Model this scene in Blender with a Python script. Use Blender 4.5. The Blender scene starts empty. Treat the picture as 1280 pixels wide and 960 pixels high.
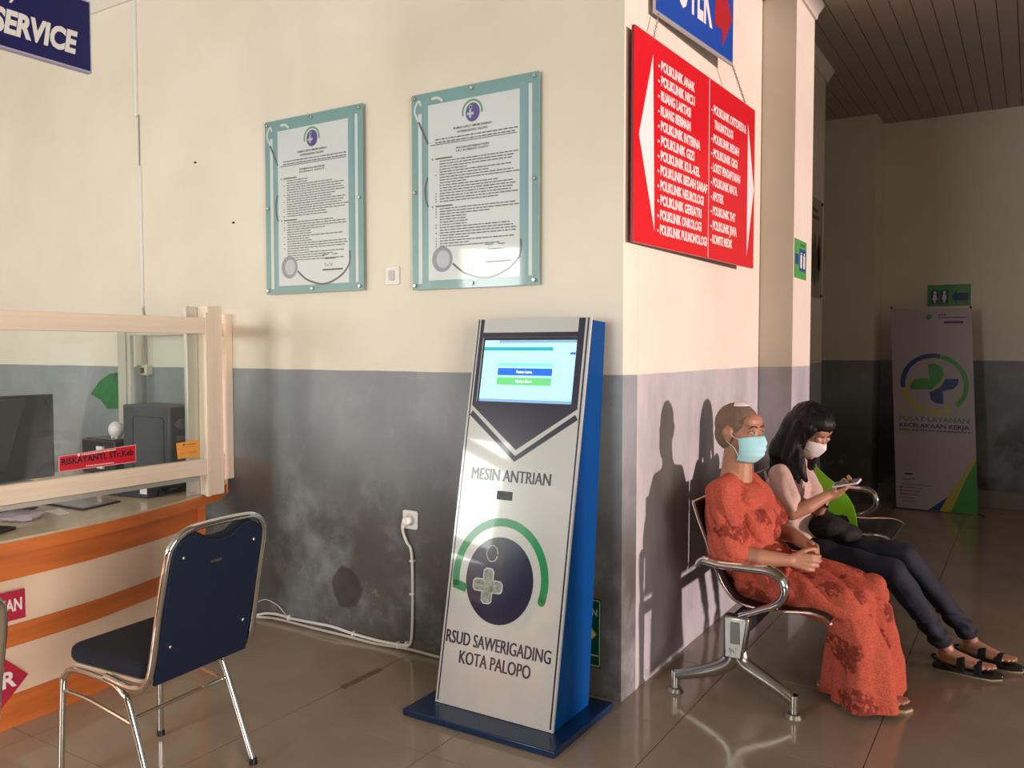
import bpy, bmesh, math, random
from mathutils import Vector, Matrix, noise
random.seed(4)
PI=math.pi; rad=math.radians
S=bpy.context.scene; COL=S.collection
V=Vector
# ------------------------------------------------------------------ camera
YAW=rad(31.8); PITCH=math.atan(44/1050)
cd=bpy.data.cameras.new('camera'); cam=bpy.data.objects.new('camera',cd); COL.objects.link(cam)
cam.location=(0,0,1.5); cam.rotation_euler=(PI/2-PITCH,0,YAW)
cd.sensor_width=36; cd.lens=1050/1280*36; cd.clip_start=.05; S.camera=cam
# ------------------------------------------------------------------ world, sun, window light
w=bpy.data.worlds.new('world'); S.world=w; w.use_nodes=True
bg=w.node_tree.nodes['Background']; bg.inputs[0].default_value=(1,.86,.72,1); bg.inputs[1].default_value=.36
def lamp(name,kind,loc,direction,energy,color,**k):
    d=bpy.data.lights.new(name,kind); d.energy=energy; d.color=color
    for a,b in k.items(): setattr(d,a,b)
    o=bpy.data.objects.new(name,d); COL.objects.link(o); o.location=loc
    o.rotation_euler=V(direction).to_track_quat('-Z','Y').to_euler(); return o
lamp('low_sun','SUN',(6,4.6,2),(-1,-.03,-.012),3.6,(1,.76,.71),angle=rad(1.8))
lamp('hall_window_light','AREA',(-3.0,-3.85,2.0),(-.12,1,-.10),168,(.97,1,.95),shape='RECTANGLE',size=1.8,size_y=2.2)
lamp('corner_window_light','AREA',(-6.7,-3.85,2.1),(.25,1,-.05),85,(.96,1,.95),shape='RECTANGLE',size=.9,size_y=1.7)
lamp('entrance_light','AREA',(2.9,-.8,1.6),(-1,.22,-.04),78,(1,.87,.76),shape='RECTANGLE',size=2.2,size_y=2.2,spread=rad(88))
S.view_settings.view_transform='Standard'; S.view_settings.look='None'
S.view_settings.exposure=0.0; S.view_settings.gamma=1; S.view_settings.use_curve_mapping=False
# ------------------------------------------------------------------ helpers
M={}
def mat(name,col,rough=.5,metal=0,var=0,scale=8,bump=0,bscale=60,coat=0,spec=.5,emit=0,stretch=(1,1,1)):
    if name in M: return M[name]
    m=bpy.data.materials.new(name); m.use_nodes=True; nt=m.node_tree; N=nt.nodes; L=nt.links
    b=N['Principled BSDF']; b.inputs['Base Color'].default_value=(*col,1)
    b.inputs['Roughness'].default_value=rough; b.inputs['Metallic'].default_value=metal
    b.inputs['Coat Weight'].default_value=coat; b.inputs['Coat Roughness'].default_value=.04
    b.inputs['Specular IOR Level'].default_value=spec
    if var or bump:
        tc=N.new('ShaderNodeTexCoord'); mp=N.new('ShaderNodeMapping'); L.new(tc.outputs['Object'],mp.inputs[0]); mp.inputs['Scale'].default_value=stretch
    if var:
        n=N.new('ShaderNodeTexNoise'); n.inputs['Scale'].default_value=scale; n.inputs['Detail'].default_value=5
        L.new(mp.outputs[0],n.inputs['Vector'])
        mr=N.new('ShaderNodeMapRange'); mr.inputs[3].default_value=1-var; mr.inputs[4].default_value=1+var
        mr.inputs[1].default_value=.3; mr.inputs[2].default_value=.7
        L.new(n.outputs[0],mr.inputs[0]); mx=N.new('ShaderNodeVectorMath'); mx.operation='SCALE'
        mx.inputs[0].default_value=col; L.new(mr.outputs[0],mx.inputs['Scale']); L.new(mx.outputs[0],b.inputs['Base Color'])
    if bump:
        n2=N.new('ShaderNodeTexNoise'); n2.inputs['Scale'].default_value=bscale; n2.inputs['Detail'].default_value=3
        L.new(mp.outputs[0],n2.inputs['Vector']); bp=N.new('ShaderNodeBump'); bp.inputs['Strength'].default_value=bump; bp.inputs['Distance'].default_value=.01
        L.new(n2.outputs[0],bp.inputs['Height']); L.new(bp.outputs[0],b.inputs['Normal'])
    if emit:
        b.inputs['Emission Color'].default_value=(*col,1); b.inputs['Emission Strength'].default_value=emit
    M[name]=m; return m
def glass(name,tint=(.97,.99,.98),haze=.03,rough=.02):
    m=bpy.data.materials.new(name); m.use_nodes=True; nt=m.node_tree; N=nt.nodes; L=nt.links; N.clear()
    o=N.new('ShaderNodeOutputMaterial'); t=N.new('ShaderNodeBsdfTransparent'); t.inputs[0].default_value=(*tint,1)
    g=N.new('ShaderNodeBsdfGlossy'); g.inputs['Roughness'].default_value=rough
    d=N.new('ShaderNodeBsdfDiffuse'); d.inputs[0].default_value=(.75,.78,.76,1)
    f=N.new('ShaderNodeFresnel'); f.inputs[0].default_value=1.45
    a=N.new('ShaderNodeMixShader'); b=N.new('ShaderNodeMixShader'); a.inputs[0].default_value=haze
    L.new(t.outputs[0],a.inputs[1]); L.new(d.outputs[0],a.inputs[2])
    ge=N.new('ShaderNodeNewGeometry'); iv=N.new('ShaderNodeMath'); iv.operation='SUBTRACT'; iv.inputs[0].default_value=1; L.new(ge.outputs['Backfacing'],iv.inputs[1]); mu=N.new('ShaderNodeMath'); mu.operation='MULTIPLY'; L.new(f.outputs[0],mu.inputs[0]); L.new(iv.outputs[0],mu.inputs[1])
    L.new(mu.outputs[0],b.inputs[0]); L.new(a.outputs[0],b.inputs[1]); L.new(g.outputs[0],b.inputs[2]); L.new(b.outputs[0],o.inputs[0])
    M[name]=m; return m
ORG={}
def finish(o,m,parent,kind=None,label=None,smooth=35):
    me=o.data
    me.materials.append(m)
    me.polygons.foreach_set('use_smooth',[True]*len(me.polygons))
    try: me.set_sharp_from_angle(angle=rad(smooth))
    except Exception: pass
    if parent is not None:
        off=ORG.get(parent.name,V((0,0,0)))
        me.transform(Matrix.Translation(-off)); o.parent=parent; ORG[o.name]=off
    if kind: o['kind']=kind
    if label: o['label']=label
    return o
def base(o,loc):
    """move the origin of a stand-alone mesh built in world coordinates"""
    loc=V(loc); o.data.transform(Matrix.Translation(-loc)); o.location=loc; ORG[o.name]=loc; return o
def thing(name,label,cat,loc=(0,0,0),group=None):
    o=bpy.data.objects.new(name,None); COL.objects.link(o); o.location=loc; o.empty_display_size=.05
    o['label']=label; o['category']=cat
    if group: o['group']=group
    ORG[o.name]=V(loc); return o
def tag(o,label,cat,group=None):
    o['label']=label; o['category']=cat
    if group: o['group']=group
    return o
def spl(pts,n=6,closed=False):
    P=[V(p) for p in pts]; out=[]; c=len(P)
    rng=range(c) if closed else range(c-1)
    for i in rng:
        p0=P[(i-1)%c] if (closed or i>0) else P[0]*2-P[1]; p1=P[i]; p2=P[(i+1)%c]
        p3=P[(i+2)%c] if (closed or i+2<c) else P[-1]*2-P[-2]
        for k in range(n):
            t=k/n; out.append(.5*((2*p1)+(p2-p0)*t+(2*p0-5*p1+4*p2-p3)*t*t+(3*p1-p0-3*p2+p3)*t**3))
    if not closed: out.append(P[-1])
    return out
class MB:
    def __init__(s): s.v=[]; s.f=[]
    def add(s,vs,fs):
        n=len(s.v); s.v+= [V(x) for x in vs]; s.f+=[[n+i for i in f] for f in fs]; return s
    def box(s,a,b):
        x0,y0,z0=[min(a[i],b[i]) for i in range(3)]; x1,y1,z1=[max(a[i],b[i]) for i in range(3)]
        return s.add([(x0,y0,z0),(x1,y0,z0),(x1,y1,z0),(x0,y1,z0),(x0,y0,z1),(x1,y0,z1),(x1,y1,z1),(x0,y1,z1)],
            [(0,3,2,1),(4,5,6,7),(0,1,5,4),(1,2,6,5),(2,3,7,6),(3,0,4,7)])
    def prism(s,poly,off):
        off=V(off); n=len(poly); P=[V(p) for p in poly]; Q=[p+off for p in P]
        nn=V((0,0,0))
        for i in range(n): nn+=P[i].cross(P[(i+1)%n])
        fs=[list(range(n)),list(range(2*n-1,n-1,-1))]+[(i,n+i,n+(i+1)%n,(i+1)%n) for i in range(n)]
        if nn.dot(off)>0: fs=[list(reversed(f)) for f in fs]
        return s.add(P+Q,fs)
    def obox(s,c,ax,sz):
        c=V(c); X,Y,Z=[V(a).normalized()*h/2 for a,h in zip(ax,sz)]
        return s.prism([c-X-Y-Z,c+X-Y-Z,c+X+Y-Z,c-X+Y-Z],Z*2)
    def tube(s,path,r,n=10,closed=False,flat=None,up=None):
        P=[V(p) for p in path]; c=len(P); R=r if isinstance(r,(list,tuple)) else [r]*c
        vs=[]; fs=[]; prev=None
        for i in range(c):
            a=P[i-1] if (i>0 or closed) else P[i]; b=P[(i+1)%c] if (i<c-1 or closed) else P[i]
            t=(b-a).normalized()
            if up is not None: u=(V(up)-t*V(up).dot(t)).normalized()
            elif prev is None:
                u=t.orthogonal().normalized()
            else: u=(prev-t*prev.dot(t)).normalized()
            prev=u; w_=t.cross(u); fl=flat if flat else 1
            for k in range(n):
                a_=2*PI*k/n; vs.append(P[i]+u*math.cos(a_)*R[i]*fl+w_*math.sin(a_)*R[i])
        m=c if closed else c-1
        for i in range(m):
            for k in range(n):
                j=(i+1)%c; fs.append((i*n+k,i*n+(k+1)%n,j*n+(k+1)%n,j*n+k))
        if not closed: fs.append(list(range(n-1,-1,-1))); fs.append([(c-1)*n+k for k in range(n)])
        return s.add(vs,fs)
    def cyl(s,a,b,r0,r1=None,n=20): return s.tube([a,b],[r0,r0 if r1 is None else r1],n)
    def sph(s,c,r,rot=None,seg=16,ring=10):
        c=V(c); r=(r,r,r) if not isinstance(r,(tuple,list)) else r; R=rot if rot is not None else Matrix.Identity(3)
        vs=[c+R@V((0,0,r[2]))]; fs=[]
        for i in range(1,ring):
            th=PI*i/ring
            for k in range(seg): ph=2*PI*k/seg; vs.append(c+R@V((r[0]*math.sin(th)*math.cos(ph),r[1]*math.sin(th)*math.sin(ph),r[2]*math.cos(th))))
        vs.append(c-R@V((0,0,r[2])))
        for k in range(seg): fs.append((0,1+k,1+(k+1)%seg)); fs.append((len(vs)-1,len(vs)-1-seg+(k+1)%seg,len(vs)-1-seg+k))
        for i in range(ring-2):
            for k in range(seg): a=1+i*seg; fs.append((a+k,a+seg+k,a+seg+(k+1)%seg,a+(k+1)%seg))
        return s.add(vs,fs)
    def cap(s,p1,r1,p2,r2,n=16):
        p1,p2=V(p1),V(p2); t=(p2-p1); L_=t.length; t=t.normalized() if L_>1e-6 else V((0,0,1))
        path=[];R=[]
        for k in range(1,6): a=PI/2*(1-k/6*1.0); path.append(p1-t*r1*math.sin(a)); R.append(r1*math.cos(a))
        path.append(p1);R.append(r1);path.append(p2);R.append(r2)
        for k in range(1,6): a=PI/2*k/6; path.append(p2+t*r2*math.sin(a)); R.append(max(r2*math.cos(a),1e-4))
        return s.tube(path,R,n)
    def build(s,name,m,parent=None,kind=None,label=None,bev=0,smooth=35,seg=2):
        me=bpy.data.meshes.new(name); me.from_pydata([tuple(v) for v in s.v],[],s.f); me.update()
        o=bpy.data.objects.new(name,me); COL.objects.link(o)
        finish(o,m,parent,kind,label,smooth)
        if bev:
            b=o.modifiers.new('bevel','BEVEL'); b.width=bev; b.segments=seg; b.limit_method='ANGLE'; b.angle_limit=rad(40)
        return o
def organic(name,prims,vox,m,parent=None,smooth=8,cuts=(),disp=None,label=None,sf=.5):
    mb=MB()
    for p in prims:
        if p[0]=='c': mb.cap(*p[1:])
        elif p[0]=='e': mb.sph(*p[1:])
        elif p[0]=='b': mb.obox(*p[1:])
    me=bpy.data.meshes.new('tmp'); me.from_pydata([tuple(v) for v in mb.v],[],mb.f); me.update()
    bm=bmesh.new(); bm.from_mesh(me); bmesh.ops.recalc_face_normals(bm,faces=bm.faces); bm.to_mesh(me); bm.free()
    o=bpy.data.objects.new('tmp',me); COL.objects.link(o)
    r=o.modifiers.new('r','REMESH'); r.mode='VOXEL'; r.voxel_size=vox
    q=o.modifiers.new('s','SMOOTH'); q.iterations=smooth; q.factor=sf
    dg=bpy.context.evaluated_depsgraph_get(); me2=bpy.data.meshes.new_from_object(o.evaluated_get(dg))
    bpy.data.objects.remove(o)
    bm=bmesh.new(); bm.from_mesh(me2)
    if disp:
        bm.normal_update(); new=[]
        for v in bm.verts: new.append(v.co+v.normal*disp(v.co,v.normal))
        for v,c in zip(bm.verts,new): v.co=c
    for co,no in cuts: bmesh.ops.bisect_plane(bm,geom=bm.verts[:]+bm.edges[:]+bm.faces[:],plane_co=co,plane_no=no,clear_outer=True)
    bm.to_mesh(me2); bm.free(); me2.name=name; me2.materials.clear()
    o=bpy.data.objects.new(name,me2); COL.objects.link(o)
    finish(o,m,parent,None,label,180); return o
def text(s,name,m,parent,o0,u,v,W,H,ext=.0008,kind=None,lines=None,bold=.018,shear=0,dup=0):
    """lettering fitted to a box: o0 lower left corner, u right, v up; W or H may be None"""
    cu=bpy.data.curves.new('t','FONT'); cu.body=s; cu.extrude=.02; cu.resolution_u=3; cu.offset=bold; cu.shear=shear
    if lines: cu.space_line=lines
    t=bpy.data.objects.new('t',cu); COL.objects.link(t); bpy.context.view_layer.update()
    me=bpy.data.meshes.new_from_object(t.evaluated_get(bpy.context.evaluated_depsgraph_get())); bpy.data.objects.remove(t)
    xs=[q.co.x for q in me.vertices]; ys=[q.co.y for q in me.vertices]
    x0,x1,y0,y1=min(xs),max(xs),min(ys),max(ys)
    if '\n' not in s and not lines: y0=0 if y0<-.05 and y0>-.3 and s.upper()==s else y0
    sx=W/(x1-x0) if W else None; sy=H/(y1-y0) if H else sx
    if sx is None: sx=sy
    o0=V(o0);u=V(u).normalized();v=V(v).normalized();n=u.cross(v)
    for q in me.vertices:
        c=q.co; q.co=o0+u*(c.x-x0)*sx+v*(c.y-y0)*sy+n*(ext if c.z>0 else 0)
    if dup:
        bm=bmesh.new(); bm.from_mesh(me); bm.from_mesh(me); h=len(bm.verts)//2
        for i,q in enumerate(bm.verts): q.co+=u*(dup if i<h else -dup)+n*(.0001 if i<h else 0)
        bm.to_mesh(me); bm.free()
    o=bpy.data.objects.new(name,me); COL.objects.link(o); me.materials.clear()
    finish(o,m,parent,kind,None,20); return o
class Frame:
    """flat local frame: point(u,v,d)"""
    def __init__(s,o,u,v): s.o=V(o); s.u=V(u); s.v=V(v); s.n=s.u.cross(s.v).normalized()
    def p(s,a,b,d=0): return s.o+s.u*a+s.v*b+s.n*d
    def poly(s,mb,pts,d,t): mb.prism([s.p(a,b,d) for a,b in pts],s.n*t); return mb
    def rect(s,mb,a0,b0,a1,b1,d,t): return s.poly(mb,[(a0,b0),(a1,b0),(a1,b1),(a0,b1)],d,t)
    def text(s,st,name,m,par,a,b,W,H,d,**k): return text(st,name,m,par,s.p(a,b,d),s.u,s.v,W,H,**k)
    def band(s,mb,pts,wd,d,t):
        n=len(pts)
        P=[V((a,b,0)) for a,b in pts]; A=[];B=[]
        for i in range(n):
            t_=(P[min(i+1,n-1)]-P[max(i-1,0)]).normalized(); q=V((-t_.y,t_.x,0))*wd/2
            A.append(P[i]+q);B.append(P[i]-q)
        for i in range(n-1): s.poly(mb,[(A[i].x,A[i].y),(A[i+1].x,A[i+1].y),(B[i+1].x,B[i+1].y),(B[i].x,B[i].y)],d,t)
        return mb
def circ(cx,cy,rx,ry=None,n=36,a0=0,a1=360):
    ry=ry or rx; k=n if a1-a0<360 else n
    return [(cx+rx*math.cos(rad(a0+(a1-a0)*i/n)),cy+ry*math.sin(rad(a0+(a1-a0)*i/n))) for i in range(n+(1 if a1-a0<360 else 0))]
def rrect(x0,y0,x1,y1,r,n=5):
    out=[]
    for cx,cy,a in ((x1-r,y0+r,-90),(x1-r,y1-r,0),(x0+r,y1-r,90),(x0+r,y0+r,180)):
        for i in range(n+1): t=rad(a+90*i/n); out.append((cx+r*math.cos(t),cy+r*math.sin(t)))
    return out
def cross_poly(cx,cy,arm,wd,r=.3):
    h=wd/2; pts=[(h,h),(h,arm-h*r),(h*(1-r),arm),(-h*(1-r),arm),(-h,arm-h*r),(-h,h),(-arm+h*r,h),(-arm,h*(1-r)),(-arm,-h*(1-r)),(-arm+h*r,-h),(-h,-h),(-h,-arm+h*r),(-h*(1-r),-arm),(h*(1-r),-arm),(h,-arm+h*r),(h,-h),(arm-h*r,-h),(arm,-h*(1-r)),(arm,h*(1-r)),(arm-h*r,h)]
    return [(cx+a,cy+b) for a,b in reversed(pts)]
# ------------------------------------------------------------------ materials
def wall_mat(sun_lift=0):
    m=bpy.data.materials.new('two_tone_wall_paint'); m.use_nodes=True; nt=m.node_tree; N=nt.nodes; L=nt.links
    b=N['Principled BSDF']; b.inputs['Roughness'].default_value=.42; b.inputs['Specular IOR Level'].default_value=.35
    g=N.new('ShaderNodeNewGeometry'); sx=N.new('ShaderNodeSeparateXYZ'); L.new(g.outputs['Position'],sx.inputs[0])
    def no(sc,det=6,st=None,rough=.55):
        n=N.new('ShaderNodeTexNoise'); n.inputs['Scale'].default_value=sc; n.inputs['Detail'].default_value=det; n.inputs['Roughness'].default_value=rough
        if st:
            mp=N.new('ShaderNodeMapping'); mp.inputs['Scale'].default_value=st; L.new(g.outputs['Position'],mp.inputs[0]); L.new(mp.outputs[0],n.inputs['Vector'])
        else: L.new(g.outputs['Position'],n.inputs['Vector'])
        return n.outputs[0]
    def ma(op,a,b_=None,c=None):
        n=N.new('ShaderNodeMath'); n.operation=op
        for i,q in enumerate((a,b_,c)):
            if q is None: continue
            if isinstance(q,(int,float)): n.inputs[i].default_value=q
            else: L.new(q,n.inputs[i])
        return n.outputs[0]
    def rng(x,a,b_,c=0,d=1):
        n=N.new('ShaderNodeMapRange'); n.interpolation_type='SMOOTHSTEP'; L.new(x,n.inputs[0])
        for i,q in zip((1,2,3,4),(a,b_,c,d)): n.inputs[i].default_value=q
        return n.outputs[0]
    def mix(f,a,b_):
        n=N.new('ShaderNodeMix'); n.data_type='RGBA'
        (n.inputs.__getitem__(0).__setattr__('default_value',f) if isinstance(f,(int,float)) else L.new(f,n.inputs[0]))
        for i,q in ((6,a),(7,b_)):
            if isinstance(q,tuple): n.inputs[i].default_value=(*q,1)
            else: L.new(q,n.inputs[i])
        return n.outputs[2]
    cream=mix(rng(no(1.3),.3,.7),(.77,.71,.60),(.84,.785,.68))
    grey=mix(rng(no(2.2,8),.3,.7),(.225,.25,.275),(.31,.335,.36))
    grey=mix(ma('MULTIPLY',rng(no(9,8,(1,1,.5),.7),.52,.72),.35),grey,(.42,.43,.42))
    if sun_lift: grey=mix(ma('MULTIPLY',rng(no(3.5,7,(1,1,.35),.65),.25,.75,.35,1),sun_lift),grey,(.62,.59,.62))  # whitish streaks that also paint sunlit brightness into the grey
    # grimy patches plus shading painted into the grey, darker low on the wall
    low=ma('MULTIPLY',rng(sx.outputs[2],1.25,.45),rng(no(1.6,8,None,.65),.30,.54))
    grey=mix(ma('MULTIPLY',low,.88 if not sun_lift else .08),grey,(.075,.066,.055))
    spots=ma('MULTIPLY',rng(no(6,8,None,.7),.60,.66),rng(sx.outputs[2],.75,.45)); grey=mix(ma('MULTIPLY',spots,.45),grey,(.30,.27,.23))
    # damp round stain
    wv=ma('MULTIPLY',ma('SUBTRACT',no(14,4),.5),.5)
    dx=ma('DIVIDE',ma('ADD',sx.outputs[0],3.015),.10); dz=ma('DIVIDE',ma('SUBTRACT',sx.outputs[2],.255),.105)
    rr=ma('ADD',ma('SQRT',ma('ADD',ma('MULTIPLY',dx,dx),ma('MULTIPLY',dz,dz))),wv)
    grey=mix(ma('MULTIPLY',rng(rr,1.1,.92),.8),grey,(.055,.047,.04))
    line=ma('ADD',sx.outputs[2],ma('MULTIPLY',ma('SUBTRACT',no(3,2),.5),.008))
    c=mix(rng(line,1.386,1.392),grey,cream); L.new(c,b.inputs['Base Color'])
    bp=N.new('ShaderNodeBump'); bp.inputs['Strength'].default_value=.25; bp.inputs['Distance'].default_value=.006
    L.new(no(5,9,None,.6),bp.inputs['Height']); L.new(bp.outputs[0],b.inputs['Normal'])
    return m
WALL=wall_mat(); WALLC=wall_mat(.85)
def dress_mat():
    m=bpy.data.materials.new('floral_batik_cotton'); m.use_nodes=True; nt=m.node_tree; N=nt.nodes; L=nt.links
    b=N['Principled BSDF']; b.inputs['Roughness'].default_value=.85; b.inputs['Specular IOR Level'].default_value=.2
    tc=N.new('ShaderNodeTexCoord')
    def no(t,sc,det):
        n=N.new('ShaderNodeTexNoise'); n.inputs['Scale'].default_value=sc; n.inputs['Detail'].default_value=det; L.new(tc.outputs['Object'],n.inputs['Vector']); return n
    n=no(0,240,3); r=N.new('ShaderNodeValToRGB'); r.color_ramp.elements[0].color=(.34,.055,.034,1); r.color_ramp.elements[1].color=(.54,.12,.074,1)
    r.color_ramp.elements[0].position=.35; r.color_ramp.elements[1].position=.65; L.new(n.outputs[0],r.inputs[0])
    v=N.new('ShaderNodeTexVoronoi'); v.inputs['Scale'].default_value=5.2; v.inputs['Randomness'].default_value=.9
    n2=no(0,14,3); mp=N.new('ShaderNodeMixRGB'); mp.inputs[0].default_value=.10; L.new(tc.outputs['Object'],mp.inputs[1]); L.new(n2.outputs[1],mp.inputs[2]); L.new(mp.outputs[0],v.inputs['Vector'])
    mr=N.new('ShaderNodeMapRange'); mr.inputs[1].default_value=.40; mr.inputs[2].default_value=.37; L.new(v.outputs['Distance'],mr.inputs[0])
    n3=no(0,45,2); ve=N.new('ShaderNodeMapRange'); ve.inputs[1].default_value=.38; ve.inputs[2].default_value=.50; L.new(n3.outputs[0],ve.inputs[0])
    mm=N.new('ShaderNodeMath'); mm.operation='MULTIPLY'; L.new(mr.outputs[0],mm.inputs[0]); L.new(ve.outputs[0],mm.inputs[1])
    m2=N.new('ShaderNodeMath'); m2.operation='MULTIPLY'; m2.inputs[1].default_value=.85; L.new(mm.outputs[0],m2.inputs[0])
    x=N.new('ShaderNodeMixRGB'); L.new(m2.outputs[0],x.inputs[0]); L.new(r.outputs[0],x.inputs[1]); x.inputs[2].default_value=(.16,.022,.014,1)
    L.new(x.outputs[0],b.inputs['Base Color'])
    bp=N.new('ShaderNodeBump'); bp.inputs['Strength'].default_value=.7; bp.inputs['Distance'].default_value=.012; n4=no(0,26,6); L.new(n4.outputs[0],bp.inputs['Height']); L.new(bp.outputs[0],b.inputs['Normal'])
    return m
DRESS=dress_mat()
TILE=mat('polished_beige_tile',(.37,.30,.225),rough=.12,var=.10,scale=3,spec=.6)
GROUT=mat('dark_grout',(.075,.06,.045),rough=.8)
CEIL=mat('ceiling_panel_paint',(.40,.34,.30),rough=.5,var=.05,scale=2)
GROOVE=mat('ceiling_groove',(.16,.12,.10),rough=.8)
WHITE=mat('white_plastic',(.82,.82,.80),rough=.35)
CREAMP=mat('cream_plastic',(.75,.70,.52),rough=.4)
CORN=mat('cornice_white',(.76,.70,.66),rough=.5)
WOODL=mat('pale_wood_laminate',(.86,.71,.58),rough=.35,var=.06,scale=6,stretch=(1,.12,8))
WOODV=mat('pale_wood_laminate_upright',(.86,.71,.58),rough=.35,var=.06,scale=6,stretch=(8,8,.3))
ALU=mat('brushed_aluminium',(.62,.62,.58),rough=.35,metal=.6)
ORANGE=mat('orange_wood_laminate',(.70,.19,.045),rough=.3,var=.16,scale=5,stretch=(1,.35,5))
CREAML=mat('cream_laminate',(.90,.69,.53),rough=.35,var=.04,scale=4)
TOPL=mat('worktop_beige_laminate',(.60,.50,.36),rough=.25,var=.05,scale=30)
NAVY=mat('navy_print',(.012,.012,.045),rough=.22,coat=.5)
KWHITE=mat('kiosk_white_enamel',(.54,.56,.56),rough=.16,coat=.6)
KBLUE=mat('kiosk_blue_paint',(.0,.052,.22),rough=.45,spec=.15)
KBASE=mat('kiosk_base_blue',(.004,.025,.085),rough=.3,coat=.2)
KGREEN=mat('green_print',(.0,.24,.07),rough=.25,coat=.4)
BLACKP=mat('black_plastic',(.012,.012,.014),rough=.35)
DGREY=mat('dark_grey_metal',(.045,.055,.07),rough=.45)
SATIN=mat('satin_aluminium',(.50,.48,.45),rough=.24,metal=1)
CHROME=mat('chrome',(.72,.71,.69),rough=.10,metal=1)
CHAIRF=mat('navy_upholstery',(.003,.005,.014),rough=.9,var=.15,scale=90,bump=.3,bscale=500)
CHAIRB=mat('navy_vinyl_back',(.007,.015,.042),rough=.55,spec=.3,var=.08,scale=40,bump=.3,bscale=400)
BENCHB=mat('black_perforated_steel',(.012,.012,.013),rough=.4,metal=.3)
RED=mat('red_acrylic',(.70,.008,.02),rough=.22,coat=.3)
REDD=mat('red_edge',(.22,.01,.015),rough=.4)
SIGNW=mat('white_vinyl',(.85,.80,.80),rough=.5)
SBLUE=mat('sign_blue',(.008,.07,.42),rough=.3)
CSBLUE=mat('sign_dark_blue',(.010,.012,.11),rough=.35)
PAPER=mat('white_print',(.66,.71,.73),rough=.3)
TEAL=mat('teal_print',(.19,.37,.38),rough=.3)
TEALD=mat('dark_teal_print',(.22,.38,.42),rough=.3)
INK=mat('grey_ink',(.09,.09,.10),rough=.5)
GLASS=glass('counter_glass',haze=.02)
ACRY=glass('acrylic_cover',tint=(1,1,1),haze=.0,rough=.05)
SKINM=mat('skin_brown',(.40,.19,.11),rough=.5,var=.08,scale=18,bump=.1,bscale=120)
SKINW=mat('skin_warm',(.44,.22,.14),rough=.5,var=.06,scale=18)
HAIRB=mat('black_hair',(.004,.0035,.004),rough=.5,spec=.3,bump=.35,bscale=70,stretch=(3,3,.15))
HAIRG=mat('grey_stubble',(.19,.125,.09),rough=.9,var=.2,scale=180,bump=.4,bscale=500)
MASKB=mat('mask_light_blue',(.40,.76,.84),rough=.8)
MASKW=mat('mask_white',(.80,.76,.76),rough=.8)
SHIRT=mat('dusty_pink_cotton',(.56,.40,.35),rough=.9,var=.08,scale=60,bump=.2,bscale=120)
DENIM=mat('dark_blue_denim',(.006,.010,.024),rough=.8,var=.25,scale=50,bump=.25,bscale=300)
BLACKF=mat('black_fabric',(.004,.004,.0045),rough=.8,bump=.3,bscale=90)
SOLE=mat('pale_sole',(.42,.36,.22),rough=.7)
LIME=mat('lime_green_plastic',(.26,.80,.015),rough=.35)
PINKS=mat('crimson_vinyl',(.48,.02,.06),rough=.35)
YEL=mat('yellow_print',(.55,.50,.08),rough=.4); GRN=mat('leaf_green_print',(.07,.36,.08),rough=.4); BLU=mat('deep_blue_print',(.015,.06,.25),rough=.4)
BANW=mat('banner_white_vinyl',(.50,.46,.50),rough=.5)
# ------------------------------------------------------------------ room
YA=3.224; XB=-1.455; YB=9.08; CZ=3.72; XR=3.0; XL=-7.5; YF=-4.0
def struct(mb,name,m,parent=None,**k): o=mb.build(name,m,parent,kind='structure',**k); return o
floor=struct(MB().box((XL,YF,-.12),(XR,YB+.2,-.004)),'floor',GROUT)
T=.695; tx0=-1.875; ty0=2.43; g=.0018; tme=None
for i in range(-8,7):
    for j in range(-9,10):
        x=tx0+i*T; y=ty0+j*T
        if x+T<=XB and y>=YA: continue
        x1=min(x+T,XR); y1=min(y+T,YB)
        if x<XL or x1-x<.2 or y<YF: continue
        b=bpy.data.objects.new('floor_tile',tme) if tme and x1-x>T-.01 and y1-y>T-.01 else None
        if b is None:
            mb=MB().prism([(g,g,-.004),(x1-x-g,g,-.004),(x1-x-g,y1-y-g,-.004),(g,y1-y-g,-.004)],(0,0,.004))
            b=mb.build('floor_tile',TILE,None)
            if x1-x>T-.01 and y1-y>T-.01 and not tme: tme=b.data
        else: COL.objects.link(b)
        b.parent=floor; b.location=(x,y,0)
struct(MB().box((XL,YA,0),(XB,YA+.15,CZ)),'wall_left',WALL)
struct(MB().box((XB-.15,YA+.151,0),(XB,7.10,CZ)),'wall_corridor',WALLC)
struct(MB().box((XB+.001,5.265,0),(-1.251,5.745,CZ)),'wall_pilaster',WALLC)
struct(MB().box((-3.2,8.65,0),(-1.30,YB+.15,CZ)).box((-1.299,YB,0),(XR,YB+.15,CZ)),'wall_back',WALL)
struct(MB().box((-3.2,7.101,0),(-3.05,8.649,CZ)),'wall_recess',WALL)
struct(MB().box((XR,YF,0),(XR+.15,-2.4,CZ)).box((XR,.8,0),(XR+.15,3.12,CZ)).box((XR,5.95,0),(XR+.15,YB+.15,CZ)).box((XR,-2.4,3.0),(XR+.15,.8,CZ)),'unseen_wall_right',WALL)  # unseen wall, its opening shaped to cut the sun to a strip
struct(MB().box((XL,YF-.15,0),(-7.2,YF,CZ)).box((-6.2,YF-.15,0),(-4.0,YF,CZ)).box((-7.2,YF-.15,0),(-6.2,YF,1.1)).box((-7.2,YF-.15,3.0),(-6.2,YF,CZ)).box((-4.0,YF-.15,0),(-1.4,YF,.85)).box((-4.0,YF-.15,3.2),(-1.4,YF,CZ)).box((-1.4,YF-.15,0),(XR+.15,YF,CZ)),'wall_front',WALL)
struct(MB().box((XL-.15,YF,0),(XL,YA,CZ)),'wall_far_left',WALL)
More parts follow.
